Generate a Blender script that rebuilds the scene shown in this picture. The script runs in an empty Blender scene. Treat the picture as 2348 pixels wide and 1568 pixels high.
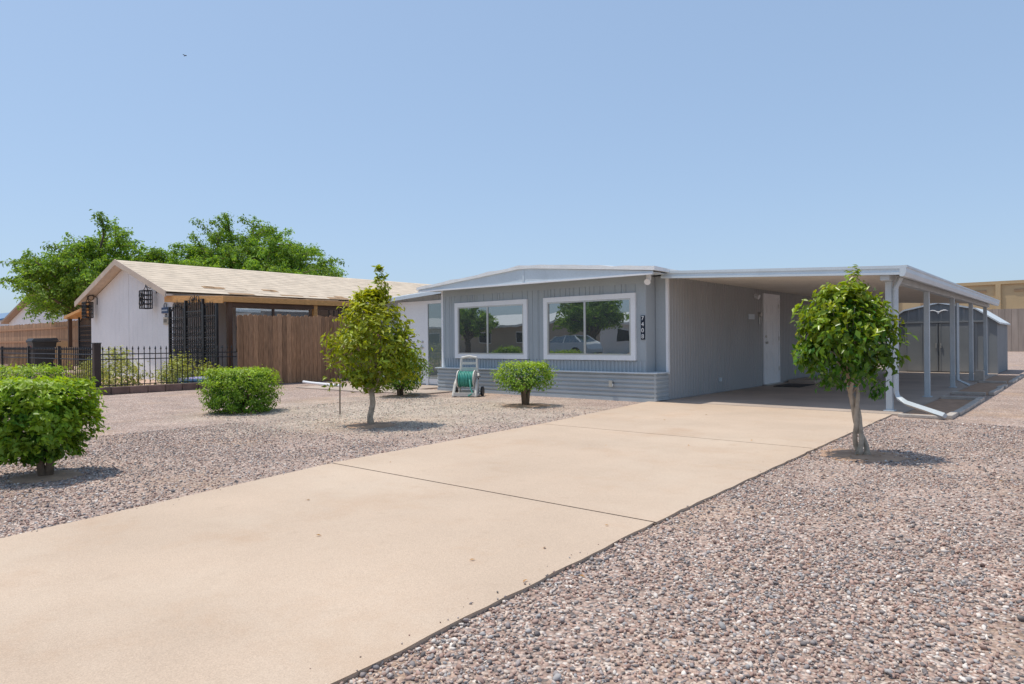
import bpy, math, random
import numpy as np
from mathutils import Vector, Matrix
random.seed(3)
rng = np.random.default_rng(5)
scene = bpy.context.scene
COL = scene.collection

# ---------------------------------------------------------------- materials
MATS = {}
def M(name, col, rough=.8, var=.12, scale=3., bump=0., bscale=80., metal=0., spec=.4, vcol=False, var2=.06, stretch=None):
    if name in MATS: return MATS[name]
    m = bpy.data.materials.new(name); m.use_nodes = True
    nt = m.node_tree; N = nt.nodes; L = nt.links
    b = N['Principled BSDF']
    b.inputs['Roughness'].default_value = rough
    b.inputs['Metallic'].default_value = metal
    b.inputs['Specular IOR Level'].default_value = spec
    geo = N.new('ShaderNodeNewGeometry')
    vec = geo.outputs['Position']
    if stretch:
        mp = N.new('ShaderNodeMapping'); mp.inputs['Scale'].default_value = stretch
        L.new(vec, mp.inputs['Vector']); vec = mp.outputs['Vector']
    n1 = N.new('ShaderNodeTexNoise'); n1.inputs['Scale'].default_value = scale; n1.inputs['Detail'].default_value = 6
    L.new(vec, n1.inputs['Vector'])
    n2 = N.new('ShaderNodeTexNoise'); n2.inputs['Scale'].default_value = bscale; n2.inputs['Detail'].default_value = 3
    L.new(vec, n2.inputs['Vector'])
    r1 = N.new('ShaderNodeMapRange'); r1.inputs[1].default_value=.3; r1.inputs[2].default_value=.7
    r1.inputs[3].default_value = 1-var; r1.inputs[4].default_value = 1+var
    L.new(n1.outputs['Fac'], r1.inputs[0])
    r2 = N.new('ShaderNodeMapRange'); r2.inputs[1].default_value=.3; r2.inputs[2].default_value=.7
    r2.inputs[3].default_value = 1-var2; r2.inputs[4].default_value = 1+var2
    L.new(n2.outputs['Fac'], r2.inputs[0])
    mu = N.new('ShaderNodeMath'); mu.operation='MULTIPLY'
    L.new(r1.outputs[0], mu.inputs[0]); L.new(r2.outputs[0], mu.inputs[1])
    vm = N.new('ShaderNodeVectorMath'); vm.operation='SCALE'
    vm.inputs[0].default_value = col
    L.new(mu.outputs[0], vm.inputs['Scale'])
    out = vm.outputs[0]
    if vcol:
        at = N.new('ShaderNodeAttribute'); at.attribute_name='Col'
        v2 = N.new('ShaderNodeVectorMath'); v2.operation='MULTIPLY'
        L.new(out, v2.inputs[0]); L.new(at.outputs['Color'], v2.inputs[1]); out = v2.outputs[0]
    L.new(out, b.inputs['Base Color'])
    if bump > 0:
        bp = N.new('ShaderNodeBump'); bp.inputs['Strength'].default_value = bump; bp.inputs['Distance'].default_value=.01
        L.new(n2.outputs['Fac'], bp.inputs['Height']); L.new(bp.outputs['Normal'], b.inputs['Normal'])
    MATS[name] = m
    return m

def leaf_mat(name, trans=.3, rough=.42):
    m = bpy.data.materials.new(name); m.use_nodes=True
    nt=m.node_tree; N=nt.nodes; L=nt.links
    b=N['Principled BSDF']; b.inputs['Roughness'].default_value=rough; b.inputs['Specular IOR Level'].default_value=.35
    at=N.new('ShaderNodeAttribute'); at.attribute_name='Col'
    tr=N.new('ShaderNodeBsdfTranslucent'); mx=N.new('ShaderNodeMixShader'); mx.inputs[0].default_value=trans
    vm=N.new('ShaderNodeVectorMath'); vm.operation='MULTIPLY'; vm.inputs[1].default_value=(1.8,1.6,.5)
    L.new(at.outputs['Color'], b.inputs['Base Color']); L.new(at.outputs['Color'], vm.inputs[0]); L.new(vm.outputs[0], tr.inputs['Color'])
    L.new(b.outputs[0], mx.inputs[1]); L.new(tr.outputs[0], mx.inputs[2])
    L.new(mx.outputs[0], N['Material Output'].inputs['Surface'])
    return m

def glass_mat(name, fac=.4, tint=(.02,.028,.03)):
    m = bpy.data.materials.new(name); m.use_nodes=True
    nt=m.node_tree; N=nt.nodes; L=nt.links
    b=N['Principled BSDF']; b.inputs['Base Color'].default_value=(*tint,1); b.inputs['Roughness'].default_value=.3
    g=N.new('ShaderNodeBsdfGlossy'); g.inputs['Roughness'].default_value=.008; g.inputs['Color'].default_value=(.88,.93,.95,1)
    mx=N.new('ShaderNodeMixShader'); mx.inputs[0].default_value=fac
    no=N.new('ShaderNodeTexNoise'); no.inputs['Scale'].default_value=1.3
    geo=N.new('ShaderNodeNewGeometry'); L.new(geo.outputs['Position'],no.inputs['Vector'])
    bp=N.new('ShaderNodeBump'); bp.inputs['Strength'].default_value=.04; bp.inputs['Distance'].default_value=.05
    L.new(no.outputs['Fac'],bp.inputs['Height']); L.new(bp.outputs['Normal'],g.inputs['Normal'])
    L.new(b.outputs[0],mx.inputs[1]); L.new(g.outputs[0],mx.inputs[2]); L.new(mx.outputs[0],N['Material Output'].inputs['Surface'])
    return m

def gravel_mat():
    m = bpy.data.materials.new('gravel_stone'); m.use_nodes=True
    nt=m.node_tree; N=nt.nodes; L=nt.links
    b=N['Principled BSDF']; b.inputs['Roughness'].default_value=.85; b.inputs['Specular IOR Level'].default_value=.25
    geo=N.new('ShaderNodeNewGeometry'); P=geo.outputs['Position']
    v=N.new('ShaderNodeTexVoronoi'); v.inputs['Scale'].default_value=62; L.new(P,v.inputs['Vector'])
    sx=N.new('ShaderNodeSeparateColor'); L.new(v.outputs['Color'],sx.inputs[0])
    cr=N.new('ShaderNodeValToRGB'); cr.color_ramp.interpolation='CONSTANT'
    pal=[(0,(.19,.16,.15)),(.12,(.41,.29,.24)),(.30,(.51,.375,.31)),(.5,(.34,.28,.26)),(.62,(.59,.46,.385)),(.78,(.45,.31,.255)),(.90,(.70,.61,.54))]
    el=cr.color_ramp.elements
    el[0].position=0; el[0].color=(*pal[0][1],1); el[1].position=pal[1][0]; el[1].color=(*pal[1][1],1)
    for p,c in pal[2:]:
        e=el.new(p); e.color=(*c,1)
    L.new(sx.outputs[0],cr.inputs[0])
    d=N.new('ShaderNodeVectorMath'); d.operation='DISTANCE'; d.inputs[1].default_value=(-8.8,7.6,0); L.new(P,d.inputs[0])
    nz=N.new('ShaderNodeTexNoise'); nz.inputs['Scale'].default_value=.9; nz.inputs['Detail'].default_value=5; L.new(P,nz.inputs['Vector'])
    ma=N.new('ShaderNodeMath'); ma.operation='MULTIPLY_ADD'; ma.inputs[1].default_value=4.; L.new(nz.outputs['Fac'],ma.inputs[0]); L.new(d.outputs['Value'],ma.inputs[2])
    mr=N.new('ShaderNodeMapRange'); mr.inputs[1].default_value=3.2; mr.inputs[2].default_value=5.6; mr.inputs[3].default_value=.8; mr.inputs[4].default_value=0.
    L.new(ma.outputs[0],mr.inputs[0])
    mx=N.new('ShaderNodeMix'); mx.data_type='RGBA'; mx.inputs['B'].default_value=(.68,.60,.47,1)
    sel=N.new('ShaderNodeMath'); sel.operation='MULTIPLY'; L.new(mr.outputs[0],sel.inputs[0])
    cs=N.new('ShaderNodeMapRange'); cs.inputs[1].default_value=.2; cs.inputs[2].default_value=.7; L.new(sx.outputs[1],cs.inputs[0]); L.new(cs.outputs[0],sel.inputs[1])
    L.new(sel.outputs[0],mx.inputs['Factor']); L.new(cr.outputs['Color'],mx.inputs['A'])
    n2=N.new('ShaderNodeTexNoise'); n2.inputs['Scale'].default_value=.55; n2.inputs['Detail'].default_value=8; n2.inputs['Roughness'].default_value=.68; L.new(P,n2.inputs['Vector'])
    m2=N.new('ShaderNodeMapRange'); m2.inputs[1].default_value=.5; m2.inputs[2].default_value=.68; m2.inputs[3].default_value=.1; m2.inputs[4].default_value=.9; L.new(n2.outputs['Fac'],m2.inputs[0])
    sm=N.new('ShaderNodeMath'); sm.operation='MULTIPLY'; L.new(m2.outputs[0],sm.inputs[0])
    cs2=N.new('ShaderNodeMapRange'); cs2.inputs[1].default_value=.1; cs2.inputs[2].default_value=.5; L.new(sx.outputs[2],cs2.inputs[0]); L.new(cs2.outputs[0],sm.inputs[1])
    mx2=N.new('ShaderNodeMix'); mx2.data_type='RGBA'; mx2.inputs['B'].default_value=(.54,.37,.25,1)
    L.new(sm.outputs[0],mx2.inputs['Factor']); L.new(mx.outputs['Result'],mx2.inputs['A'])
    dr=N.new('ShaderNodeMapRange'); dr.inputs[1].default_value=.35; dr.inputs[2].default_value=.75; dr.inputs[3].default_value=1.; dr.inputs[4].default_value=.62; L.new(v.outputs['Distance'],dr.inputs[0])
    n3=N.new('ShaderNodeTexNoise'); n3.inputs['Scale'].default_value=1.7; n3.inputs['Detail'].default_value=4; L.new(P,n3.inputs['Vector'])
    m3=N.new('ShaderNodeMapRange'); m3.inputs[1].default_value=.3; m3.inputs[2].default_value=.7; m3.inputs[3].default_value=.84; m3.inputs[4].default_value=1.14; L.new(n3.outputs['Fac'],m3.inputs[0])
    mm=N.new('ShaderNodeMath'); mm.operation='MULTIPLY'; L.new(dr.outputs[0],mm.inputs[0]); L.new(m3.outputs[0],mm.inputs[1])
    sc=N.new('ShaderNodeVectorMath'); sc.operation='SCALE'; L.new(mx2.outputs['Result'],sc.inputs[0]); L.new(mm.outputs[0],sc.inputs['Scale'])
    L.new(sc.outputs[0],b.inputs['Base Color'])
    bp=N.new('ShaderNodeBump'); bp.invert=True; bp.inputs['Strength'].default_value=.6; bp.inputs['Distance'].default_value=.012
    L.new(v.outputs['Distance'],bp.inputs['Height']); L.new(bp.outputs['Normal'],b.inputs['Normal'])
    return m

# ---------------------------------------------------------------- mesh builder
class MB:
    def __init__(s): s.v=[]; s.f=[]; s.m=[]; s.c=[]; s.mats=[]; s.T=None
    def mi(s,m):
        if m not in s.mats: s.mats.append(m)
        return s.mats.index(m)
    def add(s,vs,fs,m,c=(1,1,1)):
        o=len(s.v); i=s.mi(m)
        for p in vs:
            p=Vector(p)
            if s.T is not None: p=s.T@p
            s.v.append(tuple(p)); s.c.append(c)
        for f in fs: s.f.append(tuple(o+k for k in f)); s.m.append(i)
    def box(s,x0,x1,y0,y1,z0,z1,m,c=(1,1,1)):
        vs=[(x0,y0,z0),(x1,y0,z0),(x1,y1,z0),(x0,y1,z0),(x0,y0,z1),(x1,y0,z1),(x1,y1,z1),(x0,y1,z1)]
        s.add(vs,[(0,3,2,1),(4,5,6,7),(0,1,5,4),(1,2,6,5),(2,3,7,6),(3,0,4,7)],m,c)
    def hexa(s,b,t,m,c=(1,1,1)):
        s.add(list(b)+list(t),[(0,3,2,1),(4,5,6,7),(0,1,5,4),(1,2,6,5),(2,3,7,6),(3,0,4,7)],m,c)
    def ext(s,prof,y0,y1,m,axis='y',c=(1,1,1)):
        n=len(prof)
        if axis=='y': vs=[(a,y0,b) for a,b in prof]+[(a,y1,b) for a,b in prof]
        elif axis=='x': vs=[(y0,a,b) for a,b in prof]+[(y1,a,b) for a,b in prof]
        else: vs=[(a,b,y0) for a,b in prof]+[(a,b,y1) for a,b in prof]
        fs=[tuple(range(n)),tuple(range(2*n-1,n-1,-1))]+[(i,(i+1)%n,n+(i+1)%n,n+i) for i in range(n)]
        s.add(vs,fs,m,c)
    def tube(s,pts,rad,m,n=8,c=(1,1,1),cap=True):
        pts=[Vector(p) for p in pts]
        if not isinstance(rad,(list,tuple)): rad=[rad]*len(pts)
        vs=[]; fs=[]
        for i,p in enumerate(pts):
            t=(pts[min(i+1,len(pts)-1)]-pts[max(i-1,0)])
            if t.length<1e-9: t=Vector((0,0,1))
            t.normalize()
            a=t.cross(Vector((.13,.97,.2))); 
            if a.length<.1: a=t.cross(Vector((1,0,0)))
            a.normalize(); b=t.cross(a)
            for k in range(n):
                w=2*math.pi*k/n
                vs.append(p+(a*math.cos(w)+b*math.sin(w))*rad[i])
        for i in range(len(pts)-1):
            for k in range(n):
                fs.append((i*n+k,i*n+(k+1)%n,(i+1)*n+(k+1)%n,(i+1)*n+k))
        if cap:
            fs.append(tuple(range(n))[::-1]); fs.append(tuple((len(pts)-1)*n+k for k in range(n)))
        s.add(vs,fs,m,c)
    def ring(s,c0,R,r,m,axis='y',n=20,k=6,c=(1,1,1)):
        vs=[];fs=[]
        for i in range(n):
            w=2*math.pi*i/n
            for j in range(k):
                q=2*math.pi*j/k; rr=R+r*math.cos(q); h=r*math.sin(q)
                a,b=rr*math.cos(w),rr*math.sin(w)
                p={'y':(a,h,b),'x':(h,a,b),'z':(a,b,h)}[axis]
                vs.append((c0[0]+p[0],c0[1]+p[1],c0[2]+p[2]))
        for i in range(n):
            for j in range(k):
                fs.append((i*k+j,((i+1)%n)*k+j,((i+1)%n)*k+(j+1)%k,i*k+(j+1)%k))
        s.add(vs,fs,m,c)
    def build(s,name,parent=None,smooth=False,bevel=0):
        me=bpy.data.meshes.new(name); me.from_pydata(s.v,[],s.f)
        for m in s.mats: me.materials.append(m)
        me.polygons.foreach_set('material_index',s.m)
        if smooth: me.polygons.foreach_set('use_smooth',[True]*len(s.f))
        a=me.color_attributes.new('Col','FLOAT_COLOR','POINT')
        a.data.foreach_set('color',np.array([(*c,1.) for c in s.c],dtype=np.float32).ravel())
        me.update()
        o=bpy.data.objects.new(name,me); COL.objects.link(o)
        if parent: o.parent=parent
        if bevel:
            b=o.modifiers.new('bevel','BEVEL'); b.width=bevel; b.segments=2; b.limit_method='ANGLE'
        return o
def empty(name,loc=(0,0,0)):
    e=bpy.data.objects.new(name,None); COL.objects.link(e); e.location=(0,0,0); e.empty_display_size=.2
    return e

def corr(mb,a,b,z0,z1,m,pitch=.1,depth=.012,nrm=(0,-1),prof=((0,0),(.4,0),(.5,1),(.9,1))):
    ax,ay=a; bx,by=b; Lg=math.hypot(bx-ax,by-ay)
    n=max(1,int(round(Lg/pitch))); T=[]
    for i in range(n):
        for p,h in prof:
            T.append(((i+p)/n,h))
    T.append((1,0))
    f0=z0 if callable(z0) else (lambda t:z0)
    f1=z1 if callable(z1) else (lambda t:z1)
    vs=[]
    for t,h in T:
        x=ax+(bx-ax)*t+nrm[0]*h*depth; y=ay+(by-ay)*t+nrm[1]*h*depth
        vs.append((x,y,f0(t))); vs.append((x,y,f1(t)))
    fs=[(2*i,2*i+2,2*i+3,2*i+1) for i in range(len(T)-1)]
    mb.add(vs,fs,m)

# ---------------------------------------------------------------- foliage
def mesh_np(name,V,F,C,mat,parent=None,smooth=False):
    me=bpy.data.meshes.new(name)
    nv=len(V); nf=len(F); k=F.shape[1]
    me.vertices.add(nv); me.vertices.foreach_set('co',V.astype(np.float32).ravel())
    me.loops.add(nf*k); me.loops.foreach_set('vertex_index',F.astype(np.int32).ravel())
    me.polygons.add(nf); me.polygons.foreach_set('loop_start',np.arange(0,nf*k,k,dtype=np.int32))
    me.polygons.foreach_set('loop_total',np.full(nf,k,dtype=np.int32))
    if smooth: me.polygons.foreach_set('use_smooth',np.ones(nf,dtype=bool))
    me.update(calc_edges=True)
    a=me.color_attributes.new('Col','FLOAT_COLOR','POINT')
    a.data.foreach_set('color',np.c_[C,np.ones(nv)].astype(np.float32).ravel())
    me.materials.append(mat)
    o=bpy.data.objects.new(name,me); COL.objects.link(o)
    if parent: o.parent=parent
    return o
def norm(a): return a/np.maximum(np.linalg.norm(a,axis=1,keepdims=True),1e-9)
def leaves(name,pos,out,size,width,cols,parent,mat,droop=.3,upb=.5,rnd=.7):
    n=len(pos)
    nr=norm(out*.6+np.array([0,0,upb])+rng.normal(size=(n,3))*rnd*.6)
    t=rng.normal(size=(n,3))+out*.8; t[:,2]-=droop*1.5
    t=norm(t-nr*np.sum(t*nr,axis=1,keepdims=True)); s=np.cross(nr,t)
    L=(size*rng.uniform(.65,1.25,n))[:,None]; W=L*width
    p0=pos-t*L*.5; p2=pos+t*L*.5-nr*L*.12
    p1=pos-t*L*.05+s*W*.5+nr*W*.18; p3=pos-t*L*.05-s*W*.5+nr*W*.18
    V=np.stack([p0,p1,p2,p3],axis=1).reshape(-1,3)
    b=(np.arange(n)*4)[:,None]
    F=np.concatenate([b+np.array([[0,1,2]]),b+np.array([[0,2,3]])],axis=0)
    C=np.repeat(cols,4,axis=0)
    return mesh_np(name,V,F,C,mat,parent)
def prof_r(prof,z):
    zz=[p[0] for p in prof]; rr=[p[1] for p in prof]
    return np.interp(z,zz,rr)
def crown(name,center,prof,nclump,per,rc,size,width,parent,mat,palette,pn=2.,shell=.5,jit=.08,droop=.3,asp=(1,1),upb=.5,lean=(0,0),tint_top=None,rot=0.,topf=.1):
    zmin,zmax=prof[0][0],prof[-1][0]
    zs=rng.uniform(zmin,zmax,nclump*8); r=prof_r(prof,zs); keep=rng.uniform(0,max(p[1] for p in prof)**1.3,len(zs))<r**1.3
    zs=zs[keep][:nclump]; n=len(zs)
    zt=rng.random(n)<topf; zs[zt]=zmax-rng.uniform(0,.04,zt.sum())*(zmax-zmin)
    r=prof_r(prof,zs)
    az=rng.uniform(0,2*np.pi,n); d=np.c_[np.cos(az),np.sin(az)]
    pnm=(np.abs(d[:,0])**pn+np.abs(d[:,1])**pn)**(1/pn)
    d=d/pnm[:,None]
    sh=np.where((zs>zmax-.12*(zmax-zmin))|(zs<zmin+.1*(zmax-zmin)),0.,shell)
    rho=r*np.sqrt(rng.uniform(sh**2,1))*(1+rng.normal(0,jit,n))
    cx=np.c_[d[:,0]*rho*asp[0],d[:,1]*rho*asp[1],zs]
    ca,sa=math.cos(rot),math.sin(rot)
    cx=np.c_[cx[:,0]*ca-cx[:,1]*sa,cx[:,0]*sa+cx[:,1]*ca,cx[:,2]]
    k=rng.integers(int(per*.5),int(per*1.5)+1,n)
    idx=np.repeat(np.arange(n),k)
    P=cx[idx]+rng.normal(size=(len(idx),3))*rc*np.array([1,1,.8])
    zc=(zmin+zmax)/2
    out=norm(np.c_[P[:,0],P[:,1],(P[:,2]-zc)*.8])
    pal=np.array(palette); ci=rng.integers(0,len(pal),n)[idx]
    tone=(rng.uniform(.68,1.25,n)[idx]*rng.uniform(.8,1.2,len(idx)))[:,None]
    C=pal[ci]*.6+pal[rng.integers(0,len(pal),len(idx))]*.4
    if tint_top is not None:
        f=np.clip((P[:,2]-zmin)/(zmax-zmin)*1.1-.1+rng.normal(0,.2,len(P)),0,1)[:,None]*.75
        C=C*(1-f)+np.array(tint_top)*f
    C=C*tone
    P[:,0]+=center[0]+lean[0]*(P[:,2]-zmin); P[:,1]+=center[1]+lean[1]*(P[:,2]-zmin)
    P[:,2]=np.maximum(P[:,2],.02)
    return leaves(name,P,out,size,width,C,parent,mat,droop=droop,upb=upb)

LEAF=leaf_mat('leaf_green',.35); LEAF2=leaf_mat('leaf_feathery',.4,.6); LEAFG=leaf_mat('leaf_glossy',.30,.3)
BARK=M('bark_pale',(.42,.35,.27),.9,.3,14,.6,60)
BARKD=M('bark_dark',(.18,.13,.09),.9,.3,10,.6,60)
SOIL=M('soil',(.42,.27,.18),.95,.2,6,.8,90)

# ---------------------------------------------------------------- world, sun, camera
w=bpy.data.worlds.new('World'); scene.world=w; w.use_nodes=True
nt=w.node_tree; bg=nt.nodes['Background']
sk=nt.nodes.new('ShaderNodeTexSky'); sk.sky_type='NISHITA'; sk.sun_disc=False
sunv=Vector((-.28,-.14,1)).normalized()
el=math.asin(sunv.z); az=math.atan2(sunv.x,sunv.y)
sk.sun_elevation=el; sk.sun_rotation=az; sk.air_density=1.0; sk.dust_density=1.6; sk.ozone_density=1.6; sk.altitude=300
gm=nt.nodes.new('ShaderNodeGamma'); gm.inputs['Gamma'].default_value=.42
vm=nt.nodes.new('ShaderNodeVectorMath'); vm.operation='MULTIPLY'; vm.inputs[1].default_value=(1.85,2.25,2.75)
nt.links.new(sk.outputs[0],gm.inputs['Color']); nt.links.new(gm.outputs[0],vm.inputs[0])
nt.links.new(vm.outputs[0],bg.inputs['Color']); bg.inputs['Strength'].default_value=.15
sd=bpy.data.lights.new('sun','SUN'); sd.energy=3.7; sd.angle=math.radians(.6); sd.color=(1,.935,.83)
so=bpy.data.objects.new('sun',sd); COL.objects.link(so); so.rotation_euler=sunv.to_track_quat('Z','Y').to_euler(); so.location=(-10,-5,30)
cd=bpy.data.cameras.new('camera'); cam=bpy.data.objects.new('camera',cd); COL.objects.link(cam)
cd.sensor_width=36; cd.lens=24.06; cd.clip_end=3000; cd.clip_start=.05
cam.matrix_world=Matrix.Translation((0,0,1.15))@Matrix.Rotation(math.radians(40.25),4,'Z')@Matrix.Rotation(math.radians(90-.1),4,'X')@Matrix.Rotation(math.radians(-.51),4,'Z')
scene.camera=cam
scene.view_settings.view_transform='Standard'; scene.view_settings.look='None'; scene.view_settings.exposure=0

# ---------------------------------------------------------------- ground
GRAV=gravel_mat()
g=MB(); g.add([(-900,-900,0),(900,-900,0),(900,900,0),(-900,900,0)],[(0,1,2,3)],GRAV); g.build('ground')
yd=M('yard_dirt',(.52,.36,.27),.95,.2,1.5,.5,60)
g=MB(); g.add([(-80,-5,.004),(-17.45,-5,.004),(-17.45,30,.004),(-80,30,.004)],[(0,1,2,3)],yd); g.build('neighbor_yard')
g=MB(); g.box(-34,-26.5,7,11,.0,.2,M('pad_conc',(.55,.41,.32),.9,.1,2,.3,60)); g.build('neighbor_patio')
asp=M('asphalt',(.06,.06,.06),.9,.15,2,.4,120)
g=MB(); g.add([(-300,-16,.008),(300,-16,.008),(300,-7,.008),(-300,-7,.008)],[(0,1,2,3)],asp); g.build('street')
g=MB(); kc=M('kerb_concrete',(.42,.38,.33),.9,.12,2,.3,60)
g.box(-300,-5,-7,-6.8,0,.13,kc); g.box(-1.7,300,-7,-6.8,0,.13,kc); g.box(-300,300,-16.2,-16,0,.13,kc); g.build('kerb')

def concrete(name,col):
    m=M(name,col,.85,.07,.9,.35,170,var2=.13,spec=.25)
    nt=m.node_tree; N=nt.nodes; L=nt.links; b=N['Principled BSDF']
    src=b.inputs['Base Color'].links[0].from_socket
    geo=N.new('ShaderNodeNewGeometry')
    for sc_,lo,hi,f,colr in ((1.1,.52,.75,.5,(.46,.30,.19,1)),(.5,.5,.75,.4,(.64,.54,.43,1)),(6.,.58,.8,.45,(.38,.28,.2,1)),(38.,.64,.8,.5,(.30,.2,.14,1))):
        n=N.new('ShaderNodeTexNoise'); n.inputs['Scale'].default_value=sc_; n.inputs['Detail'].default_value=8; n.inputs['Roughness'].default_value=.7
        L.new(geo.outputs['Position'],n.inputs['Vector'])
        r=N.new('ShaderNodeMapRange'); r.inputs[1].default_value=lo; r.inputs[2].default_value=hi; r.inputs[4].default_value=f; L.new(n.outputs['Fac'],r.inputs[0])
        mx=N.new('ShaderNodeMix'); mx.data_type='RGBA'; mx.inputs['B'].default_value=colr
        L.new(r.outputs[0],mx.inputs['Factor']); L.new(src,mx.inputs['A']); src=mx.outputs['Result']
    L.new(src,b.inputs['Base Color'])
    return m
CONC=concrete('driveway_concrete',(.53,.41,.31))
CONC2=M('slab_concrete',(.43,.35,.29),.8,.14,1.1,.35,150)
LY=[-8,1.11,3.86,7.45,10.9,11.3]; LX=[-4.3,-4.88,-5.45,-5.72,-6.15,-6.2]; RY=[-8,1.4,3.73,7.27,11.3]; RX_=[-1.7,-1.93,-2.07,-2.17,-2.25]
def drive_l(y): return float(np.interp(y,LY,LX))
def drive_r(y): return float(np.interp(y,RY,RX_))
def slab(mb,y0,y1,z,m):
    ys=list(np.linspace(y0,y1,max(3,int((y1-y0)/.12))))
    Lp=[(drive_l(y)+random.uniform(-.008,.008),y) for y in ys]; Rp=[(drive_r(y)+random.uniform(-.008,.008),y) for y in ys]
    pts=Lp+Rp[::-1]
    mb.ext(pts,-.02,z,m,axis='z')
g=MB(); slab(g,-7,.0,.02,CONC); slab(g,.02,3.785,.020,CONC); slab(g,3.807,7.335,.021,CONC); slab(g,7.365,11.28,.020,CONC)
o=g.build('driveway'); bv=o.modifiers.new('b','BEVEL'); bv.width=.004; bv.segments=1; bv.limit_method='ANGLE'
JM=M('joint_dirt',(.17,.12,.085),.95,.4,12)
g=MB(); g.box(-5.5,-2.06,3.783,3.809,0,.012,JM); g.box(-5.75,-2.15,7.333,7.367,0,.013,JM); g.build('driveway_joint')
g=MB(); g.box(-6.0,-2.16,11.305,25.4,-.02,.022,CONC2); g.build('carport_slab')
g=MB(); g.box(-15.4,-12.2,9.7,12.1,-.02,.03,CONC2); g.box(-12.18,-11.0,9.9,10.9,-.02,.03,CONC2); g.build('walkway',bevel=.006)

SAND=[(-1.55,2.5,.16,.5),(-1.78,4.05,.14,.75),(-1.72,5.9,.2,.8),(-1.4,9.4,.35,.7)]
def vnoise(x,y,seed,sc):
    r=np.random.default_rng(seed).random((64,64)); x=x*sc+100; y=y*sc+100
    xi=np.floor(x).astype(int); yi=np.floor(y).astype(int); fx=x-xi; fy=y-yi; fx=fx*fx*(3-2*fx); fy=fy*fy*(3-2*fy)
    a=r[xi%64,yi%64]; b=r[(xi+1)%64,yi%64]; c=r[xi%64,(yi+1)%64]; d=r[(xi+1)%64,(yi+1)%64]
    return a*(1-fx)*(1-fy)+b*fx*(1-fy)+c*(1-fx)*fy+d*fx*fy
def pebbles():
    ph=(1+5**.5)/2
    iv=np.array([(-1,ph,0),(1,ph,0),(-1,-ph,0),(1,-ph,0),(0,-1,ph),(0,1,ph),(0,-1,-ph),(0,1,-ph),(ph,0,-1),(ph,0,1),(-ph,0,-1),(-ph,0,1)],float); iv/=np.linalg.norm(iv[0])
    fc=np.array([(0,11,5),(0,5,1),(0,1,7),(0,7,10),(0,10,11),(1,5,9),(5,11,4),(11,10,2),(10,7,6),(7,1,8),(3,9,4),(3,4,2),(3,2,6),(3,6,8),(3,8,9),(4,9,5),(2,4,11),(6,2,10),(8,6,7),(9,8,1)])
    def reg(x0,x1,y0,y1,dens):
        n=int((x1-x0)*(y1-y0)*dens); return np.c_[rng.uniform(x0,x1,n),rng.uniform(y0,y1,n)]
    P=np.concatenate([reg(-2.1,.6,1.0,5.5,4600),reg(-2.3,.4,5.5,10.8,2100),reg(-9.5,-4.8,.9,5,1700),reg(-11,-5.5,5,9.6,650)])
    dl=np.interp(P[:,1],LY,LX); dr=np.interp(P[:,1],RY,RX_)
    inside=(P[:,0]>dl-.004)&(P[:,0]<dr+.004)
    edge=np.minimum(np.abs(P[:,0]-dl),np.abs(P[:,0]-dr))
    stray=(rng.random(len(P))<.06*np.exp(-edge/.05))
    keep=(~inside)|stray; P=P[keep]; ins=inside[keep]
    nzv=.5*vnoise(P[:,0],P[:,1],1,1.1)+.3*vnoise(P[:,0],P[:,1],2,3.1)+.2*vnoise(P[:,0],P[:,1],3,9)
    pr=np.clip(1.85-2.2*nzv,.22,1)
    for (x,y,a,b) in SAND:
        q=np.hypot((P[:,0]-x)/a,(P[:,1]-y)/b)+(nzv-.5)*2.2; pr=np.minimum(pr,np.clip(.3+(q-.4)*.6,.3,1))
    k=(rng.random(len(P))<pr); P=P[k]; ins=ins[k]
    n=len(P); s=np.exp(rng.normal(math.log(.0062),.33,n)); s=np.clip(s,.003,.014)
    s*=np.where(ins,.6,1)
    sc=np.c_[s*rng.uniform(.8,1.45,n),s*rng.uniform(.7,1.1,n),s*rng.uniform(.5,.9,n)]
    jitv=1+rng.normal(0,.17,(n,12,1))
    V=iv[None]*jitv*sc[:,None,:]
    a=rng.uniform(0,2*np.pi,n); ca,sa=np.cos(a)[:,None],np.sin(a)[:,None]
    tilt=rng.normal(0,.35,n)[:,None]
    x=V[:,:,0]; y=V[:,:,1]; z=V[:,:,2]
    z2=z+x*tilt
    X=x*ca-y*sa; Y=x*sa+y*ca
    lift=rng.uniform(.2,1.1,n)[:,None]
    V=np.stack([X+P[:,0:1],Y+P[:,1:2],z2+(sc[:,2:3]*lift+np.where(ins,.021,0)[:,None])],axis=2)
    pal=np.array([(.18,.16,.155),(.27,.24,.23),(.43,.30,.25),(.52,.385,.32),(.35,.30,.285),(.58,.465,.39),(.45,.30,.245),(.71,.63,.56),(.50,.425,.385),(.31,.21,.175),(.60,.465,.375),(.42,.28,.225),(.40,.38,.37)])
    C=pal[rng.integers(0,len(pal),n)]*rng.uniform(.8,1.15,(n,1))
    dd=np.hypot(P[:,0]+8.8,P[:,1]-7.6)+rng.normal(0,.6,n); pale=(dd<2.7)&(rng.random(n)<.7)
    C[pale]=np.array([.68,.60,.48])*rng.uniform(.7,1.1,(pale.sum(),1))
    C=np.repeat(C,12,axis=0)
    F=(fc[None]+(np.arange(n)*12)[:,None,None]).reshape(-1,3)
    m=M('pebble',(1,1,1),.85,.1,40,0,200,vcol=True,spec=.25)
    mesh_np('gravel',V.reshape(-1,3),F,C,m)
pebbles()
n=48; lp=np.c_[rng.uniform(-7,-.4,n),rng.uniform(2.2,10,n),np.full(n,.028)]
lp[:30,0]=-1.7+rng.normal(0,.3,30); lp[:30,1]=7.3+rng.normal(0,.3,30)
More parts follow.
